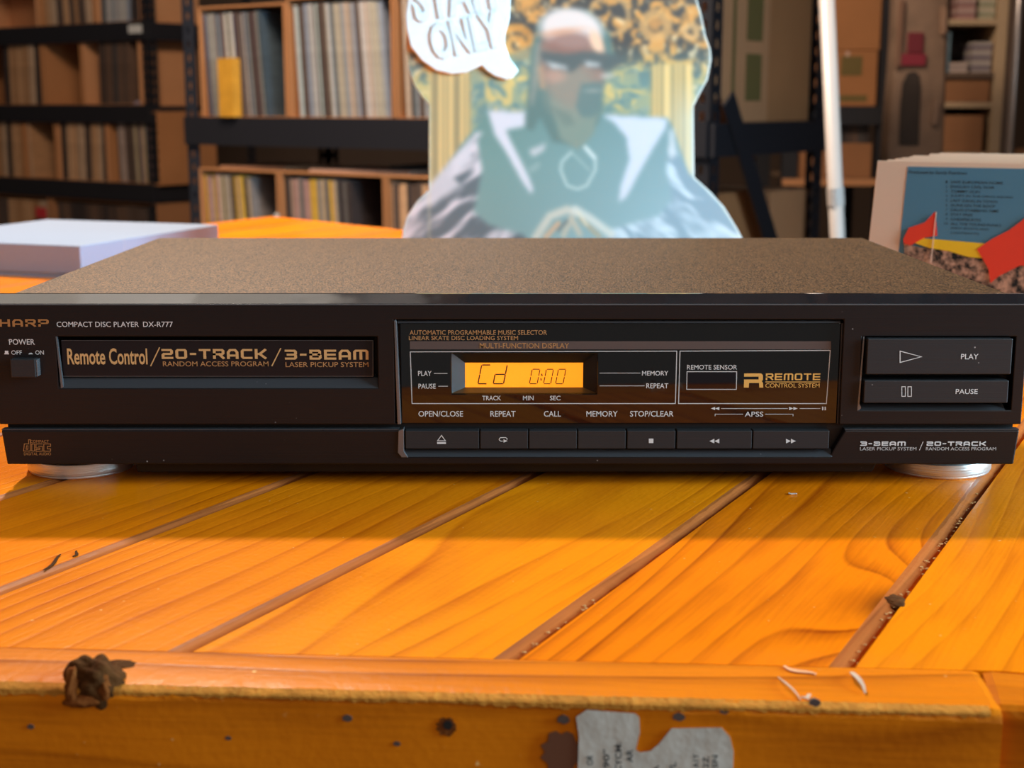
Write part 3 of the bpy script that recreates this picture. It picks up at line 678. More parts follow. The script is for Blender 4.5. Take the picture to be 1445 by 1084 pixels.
printed(win, M['gold2'], [('s', 'REMOTE', 1080.5, 1157.5, 527, 536.5, 2.3, 1.7, .2), ('l', [(1080.5, 539), (1156.5, 539)], 1.1), ('t', 'CONTROL SYSTEM', 1080, 1156.5, 541, 547, .002),
    ('f', [(1050, 527), (1074, 527), (1076.5, 529.5), (1076.5, 536), (1075, 538), (1076.5, 540), (1077, 547), (1071.5, 547), (1071, 540.5), (1057, 540.5), (1056.5, 547), (1049.5, 547), (1050, 535.5), (1070.5, 535.5), (1070.5, 531.5), (1050, 531.5)])], 'remote_logo', AY+OFF, AY)
# sensor well seen behind the little frame
bx('sensor_window', mat('sensor plastic', (.004, .002, .004), .03), win, FX(971, 537, AY), FX(1037.5, 537, AY), AY-.00008, AY+.001, FZ(548.5, AY), FZ(525.5, AY))
# row of function buttons
BY = -.0012
names = [('open_close_button', 572, 676), ('repeat_button', 677.5, 745), ('call_button', 746.5, 814), ('memory_button', 815.5, 883), ('stop_button', 885, 953), ('rewind_button', 955, 1061), ('forward_button', 1062.5, 1170)]
btn = {}
for nme, a, b in names:
    bb = bx(nme, M['button'], player, FX(a, 620, BY), FX(b, 620, BY), BY, .0034, FZ(633.5, BY), FZ(608, BY), .0003); btn[nme] = bb
Y1 = BY+OFF
printed(btn['open_close_button'], M['white'], [('l', [(617.5, 622), (623, 614.5), (628.5, 622), (617.5, 622)], 1.1), ('f', [(616.8, 623.8), (629.3, 623.8), (629.3, 626.6), (616.8, 626.6)])], 'symbol', Y1, BY)
printed(btn['repeat_button'], M['white'], [('l', [(709, 622.5), (706.5, 622.5), (704.5, 620.8), (704.5, 619.2), (706.5, 617.5), (713.5, 617.5), (715.5, 618.8), (715.5, 620)], 1.1), ('f', [(710.5, 620), (716.5, 622.3), (710.5, 624.6)])], 'symbol', Y1, BY)
printed(btn['stop_button'], M['white'], [('f', [(915.5, 619), (922, 619), (922, 625.3), (915.5, 625.3)])], 'symbol', Y1, BY)
printed(btn['rewind_button'], M['white'], [tri(1001, 622.5, 7, 6.5, False), tri(1008, 622.5, 7, 6.5, False)], 'symbol', Y1, BY)
printed(btn['forward_button'], M['white'], [tri(1109, 622.5, 7, 6.5), tri(1116, 622.5, 7, 6.5)], 'symbol', Y1, BY)
# play and pause buttons
BY2 = -.0022
pbt = bx('play_button', M['button'], player, FX(1223, 505, BY2), FX(1428, 505, BY2), BY2, .008, FZ(528.5, BY2), FZ(478, BY2), .0004)
pbs = bx('pause_button', M['button'], player, FX(1219, 552, BY2), FX(1423, 552, BY2), BY2, .008, FZ(569, BY2), FZ(537, BY2), .0004)
printed(pbt, M['white'], [('l', [(1270, 495.5), (1300, 503.5), (1270, 511.5), (1270, 495.5)], 1.2), ('t', 'PLAY', 1356, 1380.5, 499.5, 507, .006)], 'lettering', BY2+OFF, BY2)
printed(pbs, M['white'], [('l', [(1272.5, 545.8), (1277.5, 545.8), (1277.5, 559.3), (1272.5, 559.3), (1272.5, 545.8)], 1.0), ('l', [(1281, 545.8), (1286, 545.8), (1286, 559.3), (1281, 559.3), (1281, 545.8)], 1.0), ('t', 'PAUSE', 1348.5, 1379.5, 549, 556, .006)], 'lettering', BY2+OFF, BY2)
bx('button_well', M['recess'], player, plr[0]-.0005, plr[1]+.0005, .008, .0118, plr[2], plr[3]+.0002)
bm = bmesh.new(); yz_prism(bm, [(.0002, plr[2]), (.004, FZ(572.5)), (.008, FZ(572.5)), (.008, plr[2])], plr[0], FX(1419, 575)); obj('well_lip', bm, M['lip'], player)
bm = bmesh.new(); xz_prism(bm, [(plr[0]+.0004, plr[3]), (plr[0]+.001, plr[3]), (plr[0]+.0002, FZ(570)), (plr[0]+.001, plr[2]+.001), (plr[0]+.0002, plr[2]), (plr[0]-.0006, plr[2])], -.0001, .002); obj('well_edge', bm, M['trim'], player)
# lower strip print
printed(ls, M['copper'], [('t', 'COMPACT', 43, 69, 621, 625, .0), ('t', 'DIGITAL AUDIO', 34, 72, 638.5, 642.5, .0), ('l', [(43.5, 620.5), (40.5, 620.5), (40.5, 626.5), (34.5, 626.5), (33.5, 636.5), (43, 636.5), (43, 620.8)], .9), ('l', [(39.5, 629), (37.5, 629), (37, 634), (39.5, 634), (39.5, 629)], .8),
    ('l', [(45, 626.5), (49, 626.5), (49, 636.5), (45, 636.5), (45, 626.5)], .9), ('l', [(60, 626.5), (51, 626.5), (51, 632), (56.5, 632), (56.5, 634), (51, 634), (51, 636.8), (60, 636.8), (60, 629.8), (54.5, 629.8)], .9), ('l', [(71.5, 629.5), (71.5, 626.5), (62, 626.5), (62, 636.8), (71.5, 636.8), (71.5, 633.5), (67, 633.5), (67, 630), (71.5, 630)], .9)], 'disc_logo', -.0006+OFF, -.0006)
printed(ls, M['white'], [('s', '3-BEAM', 1214, 1278, 623, 629.2, 2.0, 1.6, .2), ('s', '20-TRACK', 1307.5, 1391, 623, 629.2, 2.0, 1.6, .2), ('l', [(1297.5, 635), (1302.5, 623.5)], .8)], 'logo', -.0006+OFF, -.0006)
printed(ls, M['wdim'], [('t', 'LASER PICKUP SYSTEM', 1213.5, 1293, 631, 635.5), ('t', 'RANDOM ACCESS PROGRAM', 1306.5, 1405.5, 631, 635.5)], 'lettering', -.0006+OFF, -.0006)

# ------------------------------------------------------------------ white box at the left
c0 = T0(116, 394); Yc = c0.y
zt_ = W(110, 347, Yc).z
cr_ = T0(308, 317, zt_); cb_ = T0(165, 295, zt_); cl_ = T0(-20, 325, zt_); cf = Vector((c0.x, c0.y, zt_))
e1 = (cr_-cf).xy; 
dl = (cl_-cf).xy; dl = V2(-e1.y, e1.x).normalized()*min(dl.length, .33)
wb = empty('white_box', (cf.x, cf.y, 0), math.atan2(e1.y, e1.x), 'flat white lidded card box lying on the table left of the disc player', 'box')
LX, LY = e1.length, dl.length
bx('box_base', M['cardwhite'], wb, .001, LX-.001, .001, LY-.001, 0, zt_-.006)
bx('box_lid', M['cardwhite'], wb, 0, LX, 0, LY, zt_*.12, zt_, .0012)
bx('lid_seam', mat('crease in white card', (.45, .46, .52), .6), wb, LX*.28, LX*.283, -.0003, .0005, zt_*.12, zt_)

# ------------------------------------------------------------------ cd cases at the right
yaw = R(-26); ax = Vector((math.cos(yaw), math.sin(yaw), 0)); rowd = Vector((-math.sin(yaw), math.cos(yaw), 0)); LEAN = R(16)
b0 = Vector((.2215, .899, 0))
up = (Vector((0, 0, 1))*math.cos(LEAN) + rowd*math.sin(LEAN)); nf = (-rowd*math.cos(LEAN) + Vector((0, 0, 1))*math.sin(LEAN))
CWD, CHT, CTH = .142, .128, .0104
def rotm(): 
    m3 = Matrix((ax, -nf, up)).transposed(); return m3
def case_obj(i, off, label, group=None):
    root = bpy.data.objects.new('cd_case', None); C.objects.link(root); root.empty_display_size = .02
    root.rotation_mode = 'QUATERNION'; root.rotation_quaternion = rotm().to_quaternion()
    root.location = b0 + rowd*(i*.021) + ax*off
    root.location.z += .0
    return tag(root, label, 'cd case', group)
def case_parts(root):
    bm = bmesh.new(); box(bm, 0, CWD, 0, .0012, 0, CHT); box(bm, 0, CWD, CTH-.0012, CTH, 0, CHT); obj('case_face', bm, M['caseplastic'], root, .0003)
    bm = bmesh.new(); box(bm, 0, .0012, .0013, CTH-.0013, 0, CHT); box(bm, CWD-.0012, CWD, .0013, CTH-.0013, 0, CHT); box(bm, .0013, CWD-.0013, .0013, .0040, CHT-.0012, CHT); box(bm, .0013, CWD-.0013, .0066, CTH-.0013, CHT-.0012, CHT); box(bm, .0013, CWD-.0013, .0013, CTH-.0013, 0, .0012)
    obj('case_rim', bm, M['caseplastic'], root, .0002)
front_case = case_obj(0, 0, 'front cd case of the row showing a blue back card with a track list', None)
Rm = rotm(); Ri = Rm.inverted(); bl = Vector(front_case.location)
def CP(px, py):
    d = ray(px, py); C0 = Vector((0, 0, CAMH)); t = (bl-C0).dot(nf)/d.dot(nf); q = Ri @ (C0 + d*t - bl); return (q.x, q.z)
case_parts(front_case)
xb = CP(1274, 300)[0]; zblue = CP(1274, 235)[1]
bx('tray_card', flat('peach card', (.30, .14, .08)), front_case, .003, CWD-.003, .0022, .0078, .003, CHT-.0014)
def cpoly(name, m, pts, y0, parent):
    bm = bmesh.new(); q = [CP(*p) for p in pts]; q = [(min(max(a, .004), CWD-.004), min(max(b, .004), CHT-.005)) for a, b in q]; xz_prism(bm, q, y0, y0+.0003); return obj(name, bm, m, parent)
# card print lies just on the front of the case plastic
card = bx('back_card', flat('blue card', (.075, .20, .29)), front_case, xb, CWD-.002, -.0002, .0000, CP(1290, 372)[1], zblue)
bx('crowd_print', flat('mottled brown print', (.26, .15, .10)), front_case, xb, CWD-.002, -.0002, 0, .002, CP(1290, 372)[1]-.0002)
print_mat['mottled brown print'].node_tree.nodes['Noise Texture'].inputs['Scale'].default_value = 170
nb = print_mat['mottled brown print'].node_tree.nodes
for n_ in nb:
    if n_.type == 'TEX_NOISE': n_.inputs['Detail'].default_value = 4; n_.inputs['Roughness'].default_value = .75
    if n_.type == 'MIX': n_.inputs[6].default_value = (.0, .0, .0, 1); n_.inputs[7].default_value = (.55, .31, .20, 1)
nt_ = print_mat['mottled brown print'].node_tree; rr = nt_.nodes.new('ShaderNodeMapRange'); rr.inputs[1].default_value = .40; rr.inputs[2].default_value = .62
nn = [q for q in nt_.nodes if q.type == 'TEX_NOISE'][0]; mm_ = [q for q in nt_.nodes if q.type == 'MIX'][0]
nt_.links.new(nn.outputs['Fac'], rr.inputs[0]); nt_.links.new(rr.outputs[0], mm_.inputs[0])
cpoly('crowd_print', print_mat['mottled brown print'], [(1276, 344), (1300, 350), (1330, 352), (1360, 356), (1390, 360), (1470, 362), (1470, 470), (1276, 470)], -.0008, front_case)
cpoly('yellow_band', flat('yellow print', (.85, .52, .01)), [(1288, 342), (1297, 336), (1400, 345), (1400, 366), (1366, 363), (1340, 355), (1310, 350)], -.0010, front_case)
cpoly('red_flag', flat('red print', (.80, .045, .015)), [(1275, 338), (1283, 322), (1305, 315), (1320, 299), (1323, 333), (1305, 336), (1285, 347), (1276, 344)], -.0013, front_case)
cpoly('red_flag', flat('red print', (.80, .045, .015)), [(1379, 352), (1400, 338), (1425, 325), (1450, 306), (1500, 290), (1500, 380), (1440, 375), (1410, 390), (1398, 400), (1395, 380)], -.0013, front_case)
bx('flag_pole', flat('pale pole print', (.75, .5, .36)), front_case, CP(1321, 300)[0], CP(1322.3, 300)[0], -.0016, -.0013, CP(1325, 372)[1], CP(1320, 300)[1])
bm = bmesh.new()
lines = ['SAFE EUROPEAN HOME', 'ENGLISH CIVIL WAR', 'TOMMY GUN', "JULIE'S IN THE DRUG SQUAD", 'LAST GANG IN TOWN', 'GUNS ON THE ROOF', 'DRUG-STABBING TIME', 'STAY FREE', 'CHEAPSKATES', 'ALL THE YOUNG PUNKS', '(NEW BOOTS AND', 'CONTRACTS)']
x1s = [1416, 1404, 1383, 1430, 1408, 1405, 1410, 1373, 1385, 1413, 1396, 1382]
for i, s in enumerate(lines):
    ya = 255.5 + 6.55*i; dyl = .02
    a, b = CP(1342, ya), CP(x1s[i], ya); zz = a[1]; fit_text(bm, s, a[0], b[0], zz-.0015, zz+.0002, -.0004, .004)
    if i < 10: c_ = CP(1335 if i < 9 else 1333, ya); fit_text(bm, str(i+1), c_[0], c_[0]+(.0009 if i < 9 else .002), zz-.0015, zz+.0002, -.0004)
a, b = CP(1283, 243), CP(1365, 243); fit_text(bm, 'Produced by Sandy Pearlman', a[0], b[0], a[1]-.0016, a[1]+.0012, -.0004, .008)
obj('track_list', bm, M['ink'], front_case)
rnd = random.Random(5)
spc = [(.22,.12,.08), (.12,.07,.05), (.30,.18,.12), (.16,.14,.14), (.26,.16,.12), (.10,.05,.04)]
for i in range(1, 9):
    r_ = case_obj(i, rnd.uniform(-.003, .005) + (.010 if i > 5 else 0), ('second','third','fourth','fifth','sixth','seventh','eighth','ninth','tenth','eleventh','twelfth','thirteenth')[i-1] + ' clear cd case counted from the front of the row', 'cd cases lined up behind the front one')
    case_parts(r_)
    bx('tray_card', flat('inlay card %d' % (i % 6), spc[i % 6]), r_, .003, CWD-.003, .002, .0078, .003, CHT-.0014)

# ------------------------------------------------------------------ cardboard standee
SY = 1.30
st = empty('cardboard_standee', (0, SY, 0), 0, 'die-cut cardboard standee of a seated man in a teal suit on a gilt chair', 'standee')
def SP(px, py): p = W(px, py, SY); return (p.x, p.z)
outl = [(572,69),(576,95),(583,118),(596,138),(605,148),(605,268),(588,284),(574,305),(568,325),(566,345),(566,395),(1056,395),(1052,345),(1042,325),(1022,292),(1002,270),(980,250),(979,150),(988,132),(999,112),(1004,85),(1003,70),(996,50),(990,20),(984,0),(975,-40),(950,-75),(900,-100),(800,-118),(700,-108),(640,-90),(600,-40),(580,0),(574,30)]
def inpoly(X, Y, P):
    r = np.zeros(X.shape, bool); n = len(P)
    for i in range(n):
        x1, y1 = P[i]; x2, y2 = P[(i+1) % n]
        if y1 == y2: continue
        c = ((y1 > Y) != (y2 > Y)) & (X < (x2-x1)*(Y-y1)/(y2-y1)+x1); r ^= c
    return r
bz_ = SP(722, 395)[1]
op = [SP(*p) if p[1] < 390 else (SP(*p)[0], .0) for p in outl]
bm = bmesh.new(); xz_prism(bm, op, 0.0006, .004); obj('backing_board', bm, mat('white foam board', (.72, .74, .70), .5), st)
def blur(A, k):
    for ax_ in (0, 1):
        B = np.zeros_like(A); 
        for s in range(-k, k+1): B += np.roll(A, s, ax_)
        A = B/(2*k+1)
    return A
st_px = 1.6
gx = np.arange(564, 1060, st_px); gy = np.arange(-120, 398, st_px); GX, GY = np.meshgrid(gx, gy)
def sm(P, k=1): return blur(inpoly(GX, GY, P).astype(float), k)[..., None]
def ell(cx, cy, rx, ry, soft=.25, ang=0):
    ca, sa = math.cos(R(ang)), math.sin(R(ang)); u = ((GX-cx)*ca+(GY-cy)*sa)/rx; v = (-(GX-cx)*sa+(GY-cy)*ca)/ry
    return np.clip((1+soft-np.sqrt(u*u+v*v))/(2*soft), 0, 1)[..., None]
rg = np.random.RandomState(4)
def noise2(sx, sy, seed):
    r = np.random.RandomState(seed); h, w_ = int((gy[-1]-gy[0])/sy)+3, int((gx[-1]-gx[0])/sx)+3; A = r.rand(h, w_)
    fx = (GX-gx[0])/sx; fy = (GY-gy[0])/sy; ix = fx.astype(int); iy = fy.astype(int); tx = fx-ix; ty = fy-iy; tx = tx*tx*(3-2*tx); ty = ty*ty*(3-2*ty)
    return (A[iy, ix]*(1-tx)+A[iy, ix+1]*tx)*(1-ty)+(A[iy+1, ix]*(1-tx)+A[iy+1, ix+1]*tx)*ty
def RGB(r, g, b): return np.array([r, g, b], float)/255
img = np.zeros(GX.shape+(3,)) + RGB(96, 98, 92)
n1 = noise2(14, 14, 1); n2 = noise2(7, 7, 2); sw = np.sin(n1*16+n2*4)
def vn(U, V, seed):
    r = np.random.RandomState(seed); A = r.rand(128, 128); iu = np.floor(U).astype(int); iv = np.floor(V).astype(int); tu = U-iu; tv = V-iv; tu = tu*tu*(3-2*tu); tv = tv*tv*(3-2*tv)
    g = lambda a, b: A[(iv+b) % 128, (iu+a) % 128]
    return (g(0,0)*(1-tu)+g(1,0)*tu)*(1-tv)+(g(0,1)*(1-tu)+g(1,1)*tu)*tv
wx = GX + 16*vn(GX/17, GY/17, 11); wy = GY + 16*vn(GX/17, GY/17, 12)
fb_ = .55*vn(wx/11, wy/11, 13)+.3*vn(wx/5.5, wy/5.5, 14)+.15*vn(wx/3, wy/3, 15)
orn = np.clip((fb_-.40)*4.2, 0, 1)[..., None]; n2 = vn(wx/6, wy/6, 16)
tt = np.clip((GY-60)/60, 0, 1)[..., None]
dk = RGB(86, 84, 80)*(1-tt)+RGB(112, 140, 134)*tt; gl = RGB(222, 160, 92)*(1-tt)+RGB(205, 190, 128)*tt
img = dk*(1-orn)+gl*orn  # pale tones, with the glare over the print painted in
lt = np.clip((n2-.72)*5, 0, 1)[..., None]; img = img*(1-lt*.7)+RGB(250, 225, 175)*lt*.7
# scroll arcs
for (cx, cy, r0, r1, c) in ((728, 60, 17, 26, RGB(215,150,80)), (728, 64, 7, 14, RGB(240,170,90)), (925, 36, 12, 22, RGB(226,172,108)), (925, 34, 2, 8, RGB(190,140,90)), (975, 45, 5, 12, RGB(230,180,120)), (860, 22, 24, 30, RGB(200,160,110))):
    d = np.sqrt((GX-cx)**2+(GY-cy)**2); mk = np.clip((1.5-np.abs(d-(r0+r1)/2)/((r1-r0)/2))*2, 0, 1)[..., None]; img = img*(1-mk*.75)+c*mk*.75
# teal panel
for P in ([(664,100),(760,60),(750,158),(664,200)], [(850,90),(918,95),(918,170),(850,170)]):
    mk = sm(P, 2)*.55; img = img*(1-mk)+RGB(118, 150, 145)*mk
for cx_, cy_, rx_, ry_ in ((712, 128, 34, 34), (878, 128, 32, 30), (730, 112, 18, 18), (896, 105, 14, 20)):
    mk = ell(cx_, cy_, rx_, ry_, .3)*np.clip((vn(wx/8, wy/8, 41)-.42)*4, 0, 1)[..., None]*.85; img = img*(1-mk)+RGB(226, 196, 122)*mk
# columns
def col(x0, x1, y0):
    global img
    P = [(x0, y0), (x1, y0), (x1, 400), (x0, 400)]; mk = sm(P, 1); s_ = (.5+.5*np.sin((GX-x0)*.62+np.sin(GX*.21)*2))[..., None]
    c = RGB(160, 146, 108)*(1-s_)+RGB(240, 206, 138)*s_; img = img*(1-mk)+c*mk
col(606, 664, 98); col(919, 977, 90)
wash = np.clip((GX-930)/50, 0, 1)[..., None]*np.clip((GY-110)/60, 0, 1)[..., None]*.55; img = img*(1-wash)+RGB(205, 222, 218)*wash
# suit
suit = [(690,157),(650,205),(612,262),(574,300),(560,345),(560,400),(1060,400),(1050,340),(1010,280),(972,245),(950,180),(942,166),(850,162),(810,172),(752,160)]
g_ = np.clip((GX-700)/300, 0, 1)[..., None]; v_ = np.clip((GY-160)/180, 0, 1)[..., None]
sc_ = (RGB(112,146,138)*(1-v_)+RGB(134,164,160)*v_)*(1-g_)+(RGB(126,156,160)*(1-v_)+RGB(160,190,198)*v_)*g_
mk = sm(suit, 1); img = img*(1-mk)+sc_*mk
armL = sm([(672,190),(640,222),(612,262),(574,300),(560,345),(560,400),(760,400),(740,332),(690,318),(668,300),(680,240)], 2)
armR = sm([(946,200),(972,245),(1010,280),(1060,350),(1060,400),(850,400),(860,325),(930,305),(950,280),(940,240)], 2)
a1_ = GX*.80-GY*.60; b1_ = GX*.60+GY*.80; fo = np.clip((vn((a1_+12*vn(GX/30,GY/30,31))/38, (b1_+14*vn(GX/25,GY/25,32))/9, 21)*.7+vn(a1_/20, b1_/5, 22)*.3-.42)*3.2, 0, 1)[..., None]
a2_ = GX*.80+GY*.60; b2_2 = -GX*.60+GY*.80; fo2 = np.clip((vn((a2_+12*vn(GX/30,GY/30,33))/38, (b2_2+14*vn(GX/25,GY/25,34))/9, 23)*.7+vn(a2_/20, b2_2/5, 24)*.3-.42)*3.2, 0, 1)[..., None]
img = img*(1-armL)+(RGB(104,116,120)*(1-fo)+RGB(222,214,216)*fo)*armL
img = img*(1-armR*.9)+(RGB(140,164,176)*(1-fo2)+RGB(212,226,232)*fo2)*armR*.9
# lapels
for P, c in (([(688,156),(753,158),(751,170),(742,178),(722,182),(714,184),(726,210),(744,245),(753,268),(749,274),(738,258),(714,214),(698,190)], RGB(232,226,232)),
             ([(849,162),(942,167),(939,182),(924,205),(903,242),(884,278),(873,286),(876,262),(888,225),(884,194),(866,173)], RGB(222,224,232)),
             ([(746,212),(770,202),(768,212),(752,222)], RGB(205,204,204)), ([(745,240),(762,228),(760,236),(748,243)], RGB(165,185,180)),
             ([(944,185),(950,180),(954,210),(950,225),(944,222)], RGB(210,215,215)),
             ([(605,262),(640,222),(672,186),(682,186),(660,215),(668,225),(640,250),(650,262),(610,288),(590,290)], RGB(215,212,214))):
    mk = sm(P, 2)*.88; img = img*(1-mk)+c*mk
# hair, neck, head
for P, c in (([(752,60),(760,28),(790,12),(830,14),(860,45),(868,80),(850,120),(846,170),(830,190),(810,205),(780,200),(762,165),(752,185),(740,180),(744,130)], RGB(104,130,124)),
             ([(776,140),(845,150),(838,190),(815,212),(790,195)], RGB(134,150,136))):
    mk = sm(P, 2); img = img*(1-mk)+c*mk
mk = ell(808, 86, 46, 66, .12, -6); img = img*(1-mk)+RGB(158,130,116)*mk
mk = ell(806, 128, 36, 40, .3); img = img*(1-mk*.7)+RGB(150,150,134)*mk*.7
mk = ell(806, 40, 44, 28, .18, 8); img = img*(1-mk)+RGB(238,222,212)*mk
mk = ell(805, 62, 36, 17, .3); img = img*(1-mk*.8)+RGB(150,112,100)*mk*.8
mk = ell(842, 60, 8, 18, .4, -22); img = img*(1-mk)+RGB(250,205,170)*mk
mk = ell(790, 45, 30, 5, .6, -8); img = img*(1-mk*.6)+RGB(226,160,120)*mk*.6
for P, c, a in (([(760,72),(800,76),(830,72),(872,78),(880,90),(862,100),(836,96),(822,90),(808,102),(782,98),(766,88)], RGB(96,106,104), .95),
             ([(768,86),(800,94),(801,98),(780,96)], RGB(222,222,216), .9), ([(824,86),(848,90),(846,94),(828,93)], RGB(222,222,216), .9), ([(846,106),(868,104),(866,108),(848,110)], RGB(232,214,200), .9),
             ([(820,118),(850,115),(852,150),(838,166),(820,165),(812,150)], RGB(108,132,128), .9), ([(758,92),(766,92),(770,126),(762,126)], RGB(200,158,126), .8),
             ([(752,100),(757,60),(762,60),(760,110),(752,150),(748,150)], RGB(190,170,150), .5), ([(775,148),(805,160),(812,176),(796,178)], RGB(108,128,120), .5)):
    mk = sm(P, 2)*a; img = img*(1-mk)+c*mk
mk = ell(784, 108, 14, 9, .5); img = img*(1-mk*.6)+RGB(208,160,138)*mk*.6
mk = ell(836, 128, 12, 3, .5); img = img*(1-mk*.6)+RGB(160,165,155)*mk*.6
# chain
def line(P, wd, c, a=.9):
    global img
    d = np.full(GX.shape, 1e9)
    for (x1, y1), (x2, y2) in zip(P, P[1:]):
        L2 = (x2-x1)**2+(y2-y1)**2; t = np.clip(((GX-x1)*(x2-x1)+(GY-y1)*(y2-y1))/L2, 0, 1); d = np.minimum(d, np.hypot(GX-x1-t*(x2-x1), GY-y1-t*(y2-y1)))
    mk = np.clip(1.3-d/wd, 0, 1)[..., None]*a; img = img*(1-mk)+c*mk
line([(806,215),(793,228),(791,240),(800,262),(815,267),(828,262),(840,240),(840,222),(828,210)], 2.6, RGB(186,206,200))
line([(806,215),(820,228),(831,240)], 1.6, RGB(168,190,182)); line([(826,208),(838,222)], 3.5, RGB(214,224,218))
# hands
line([(756,335),(776,305),(800,296),(812,300)], 7, RGB(214,208,190)); line([(812,296),(835,310),(862,330)], 7, RGB(218,220,208))
line([(770,335),(788,315)], 4, RGB(222,176,138)); line([(795,332),(806,308),(818,330)], 5, RGB(200,190,168)); line([(820,310),(845,333)], 4, RGB(180,168,140))
line([(788,325),(800,312)], 3, RGB(120,128,124)); line([(816,300),(828,318)], 2, RGB(235,225,195))
line([(606,400),(606,120)], 1, RGB(230,215,160), .6)
for _ in range(2): img = np.stack([blur(img[..., q], 1) for q in range(3)], -1)
# pale die-cut border
ins = blur(inpoly(GX, GY, outl).astype(float), 3)[..., None]; rim = np.clip((.93-ins)*3, 0, 1)*.8
rim = rim*np.where((GX > 900) | (GY > 255), 1.0, .35)[..., None]
img = img*(1-rim)+RGB(216, 228, 222)*rim
lin = np.where(img <= .04045, img/12.92, ((np.clip(img, 0, 1)+.055)/1.055)**2.4)
ny, nx = GX.shape; inside = blur(inpoly(GX, GY, outl).astype(float), 1) > .5
vid = -np.ones((ny, nx), int); verts = []; cols = []; faces = []
zb395 = SP(722, 395)[1]
for j in range(ny-1):
    for i in range(nx-1):
        if inside[j, i] and inside[j+1, i] and inside[j, i+1] and inside[j+1, i+1]:
            q = []
            for (jj, ii) in ((j, i), (j+1, i), (j+1, i+1), (j, i+1)):
                if vid[jj, ii] < 0:
                    x, z = SP(GX[jj, ii], GY[jj, ii]); vid[jj, ii] = len(verts); verts.append((x, 0, max(z, .0005))); cols.append((*lin[jj, ii], 1))
                q.append(int(vid[jj, ii]))
            faces.append(q)
me = bpy.data.meshes.new('printed_picture'); me.from_pydata(verts, [], faces)
ca = me.color_attributes.new('print', 'FLOAT_COLOR', 'POINT'); ca.data.foreach_set('color', np.array(cols, dtype=np.float32).ravel())
pm = bpy.data.materials.new('glossy print'); pm.use_nodes = True; at_ = pm.node_tree.nodes.new('ShaderNodeAttribute'); at_.attribute_name = 'print'
b_ = pm.node_tree.nodes['Principled BSDF']; pm.node_tree.links.new(at_.outputs['Color'], b_.inputs['Base Color']); b_.inputs['Roughness'].default_value = .35
pp = link('printed_picture', me, st, pm)
# easel strut behind
bm = bmesh.new(); yz_prism(bm, [(.004, .0), (.09, .0), (.0895, .004), (.006, .25), (.004, .25)], .03, .033); obj('easel_strut', bm, M['kraft3'], st)
# speech bubble, raised
bub = [(572,22),(573,40),(579,66),(595,86),(615,100),(637,105),(657,103),(679,93),(687,101),(698,108),(714,113),(722,111),(732,100),(719,82),(712,62),(713,47),(719,28),(720,0),(716,-30),(694,-55),(645,-68),(602,-52),(578,-20)]
bm = bmesh.new(); xz_prism(bm, [SP(*p) for p in bub], -.0045, -.0001); bubo = obj('speech_bubble', bm, mat('white vinyl foam', (.86, .96, .99), .4), st, .0018, 3)
def btext(s, x0, x1, y0, y1, rot, bold, m, y, name):
    V, Fc = glyphs(s, bold); ax0, ax1 = min(v[0] for v in V), max(v[0] for v in V); az0, az1 = min(v[1] for v in V), max(v[1] for v in V)
    cxp, cyp = (x0+x1)/2, (y0+y1)/2; bm = bmesh.new(); ca_, sa_ = math.cos(R(rot)), math.sin(R(rot)); vs = []
    for v in V:
        u = ((v[0]-ax0)/(ax1-ax0)-.5)*(x1-x0); t = ((v[1]-az0)/(az1-az0)-.5)*(y1-y0)
        x, z = SP(cxp+u*ca_+t*sa_, cyp+u*sa_-t*ca_); vs.append(bm.verts.new((x, y, z)))
    for f in Fc:
        try: bm.faces.new([vs[i] for i in f])
        except ValueError: pass
    r = bmesh.ops.extrude_face_region(bm, geom=bm.faces[:])
    for g2 in r['geom']:
        if isinstance(g2, bmesh.types.BMVert): g2.co.y += .0012
    return obj(name, bm, m, bubo)
grey = mat('grey outline', (.62, .74, .76), .5); wh = mat('white raised letters', (.82, .94, .98), .4)
for (s, a) in (('STAFF', (582, 708, -42, 22, -10)), ('ONLY', (608, 706, 26, 76, -12))):
    btext(s, a[0]-2, a[1]+2, a[2]-2, a[3]+2, a[4], .05, grey, -.0052, 'letter_outline')
    btext(s, *a, .028, wh, -.0062, 'raised_letters')

# ------------------------------------------------------------------ shelving units, cartons and records
UY = math.atan2(-.56, .755)
uu = Vector((math.cos(UY), math.sin(UY), 0)); uv = Vector((-math.sin(UY), math.cos(UY), 0))
def perforated_post(name, m, parent, x, y, z0, z1, sx, sy):
    """L-shaped post with slots; sx, sy = direction of the legs"""
    wd = .045; th = .003; bm = bmesh.new(); holes = []; z = z0+.03
    xa, xb_ = (0, wd) if sx > 0 else (-wd, 0)
    while z < z1-.03: holes.append((xa+.016, xb_-.016, z, z+.020)); z += .040
    holed(bm, xa, xb_, z0, z1, 0, th, holes)
    b2 = bmesh.new(); ya, yb = (0, wd) if sy > 0 else (-wd, 0); holed(b2, ya, yb, z0, z1, 0, th, holes if sx == sy else [(ya+.016, yb-.016, h[2], h[3]) for h in holes])
    vm = {}
    for v in b2.verts: vm[v] = bm.verts.new((v.co.y if sx > 0 else -v.co.y, v.co.x, v.co.z))
    for f in b2.faces: bm.faces.new([vm[v] for v in f.verts])
    b2.free(); o = obj(name, bm, m, parent); o.location = (x, y, 0); return o
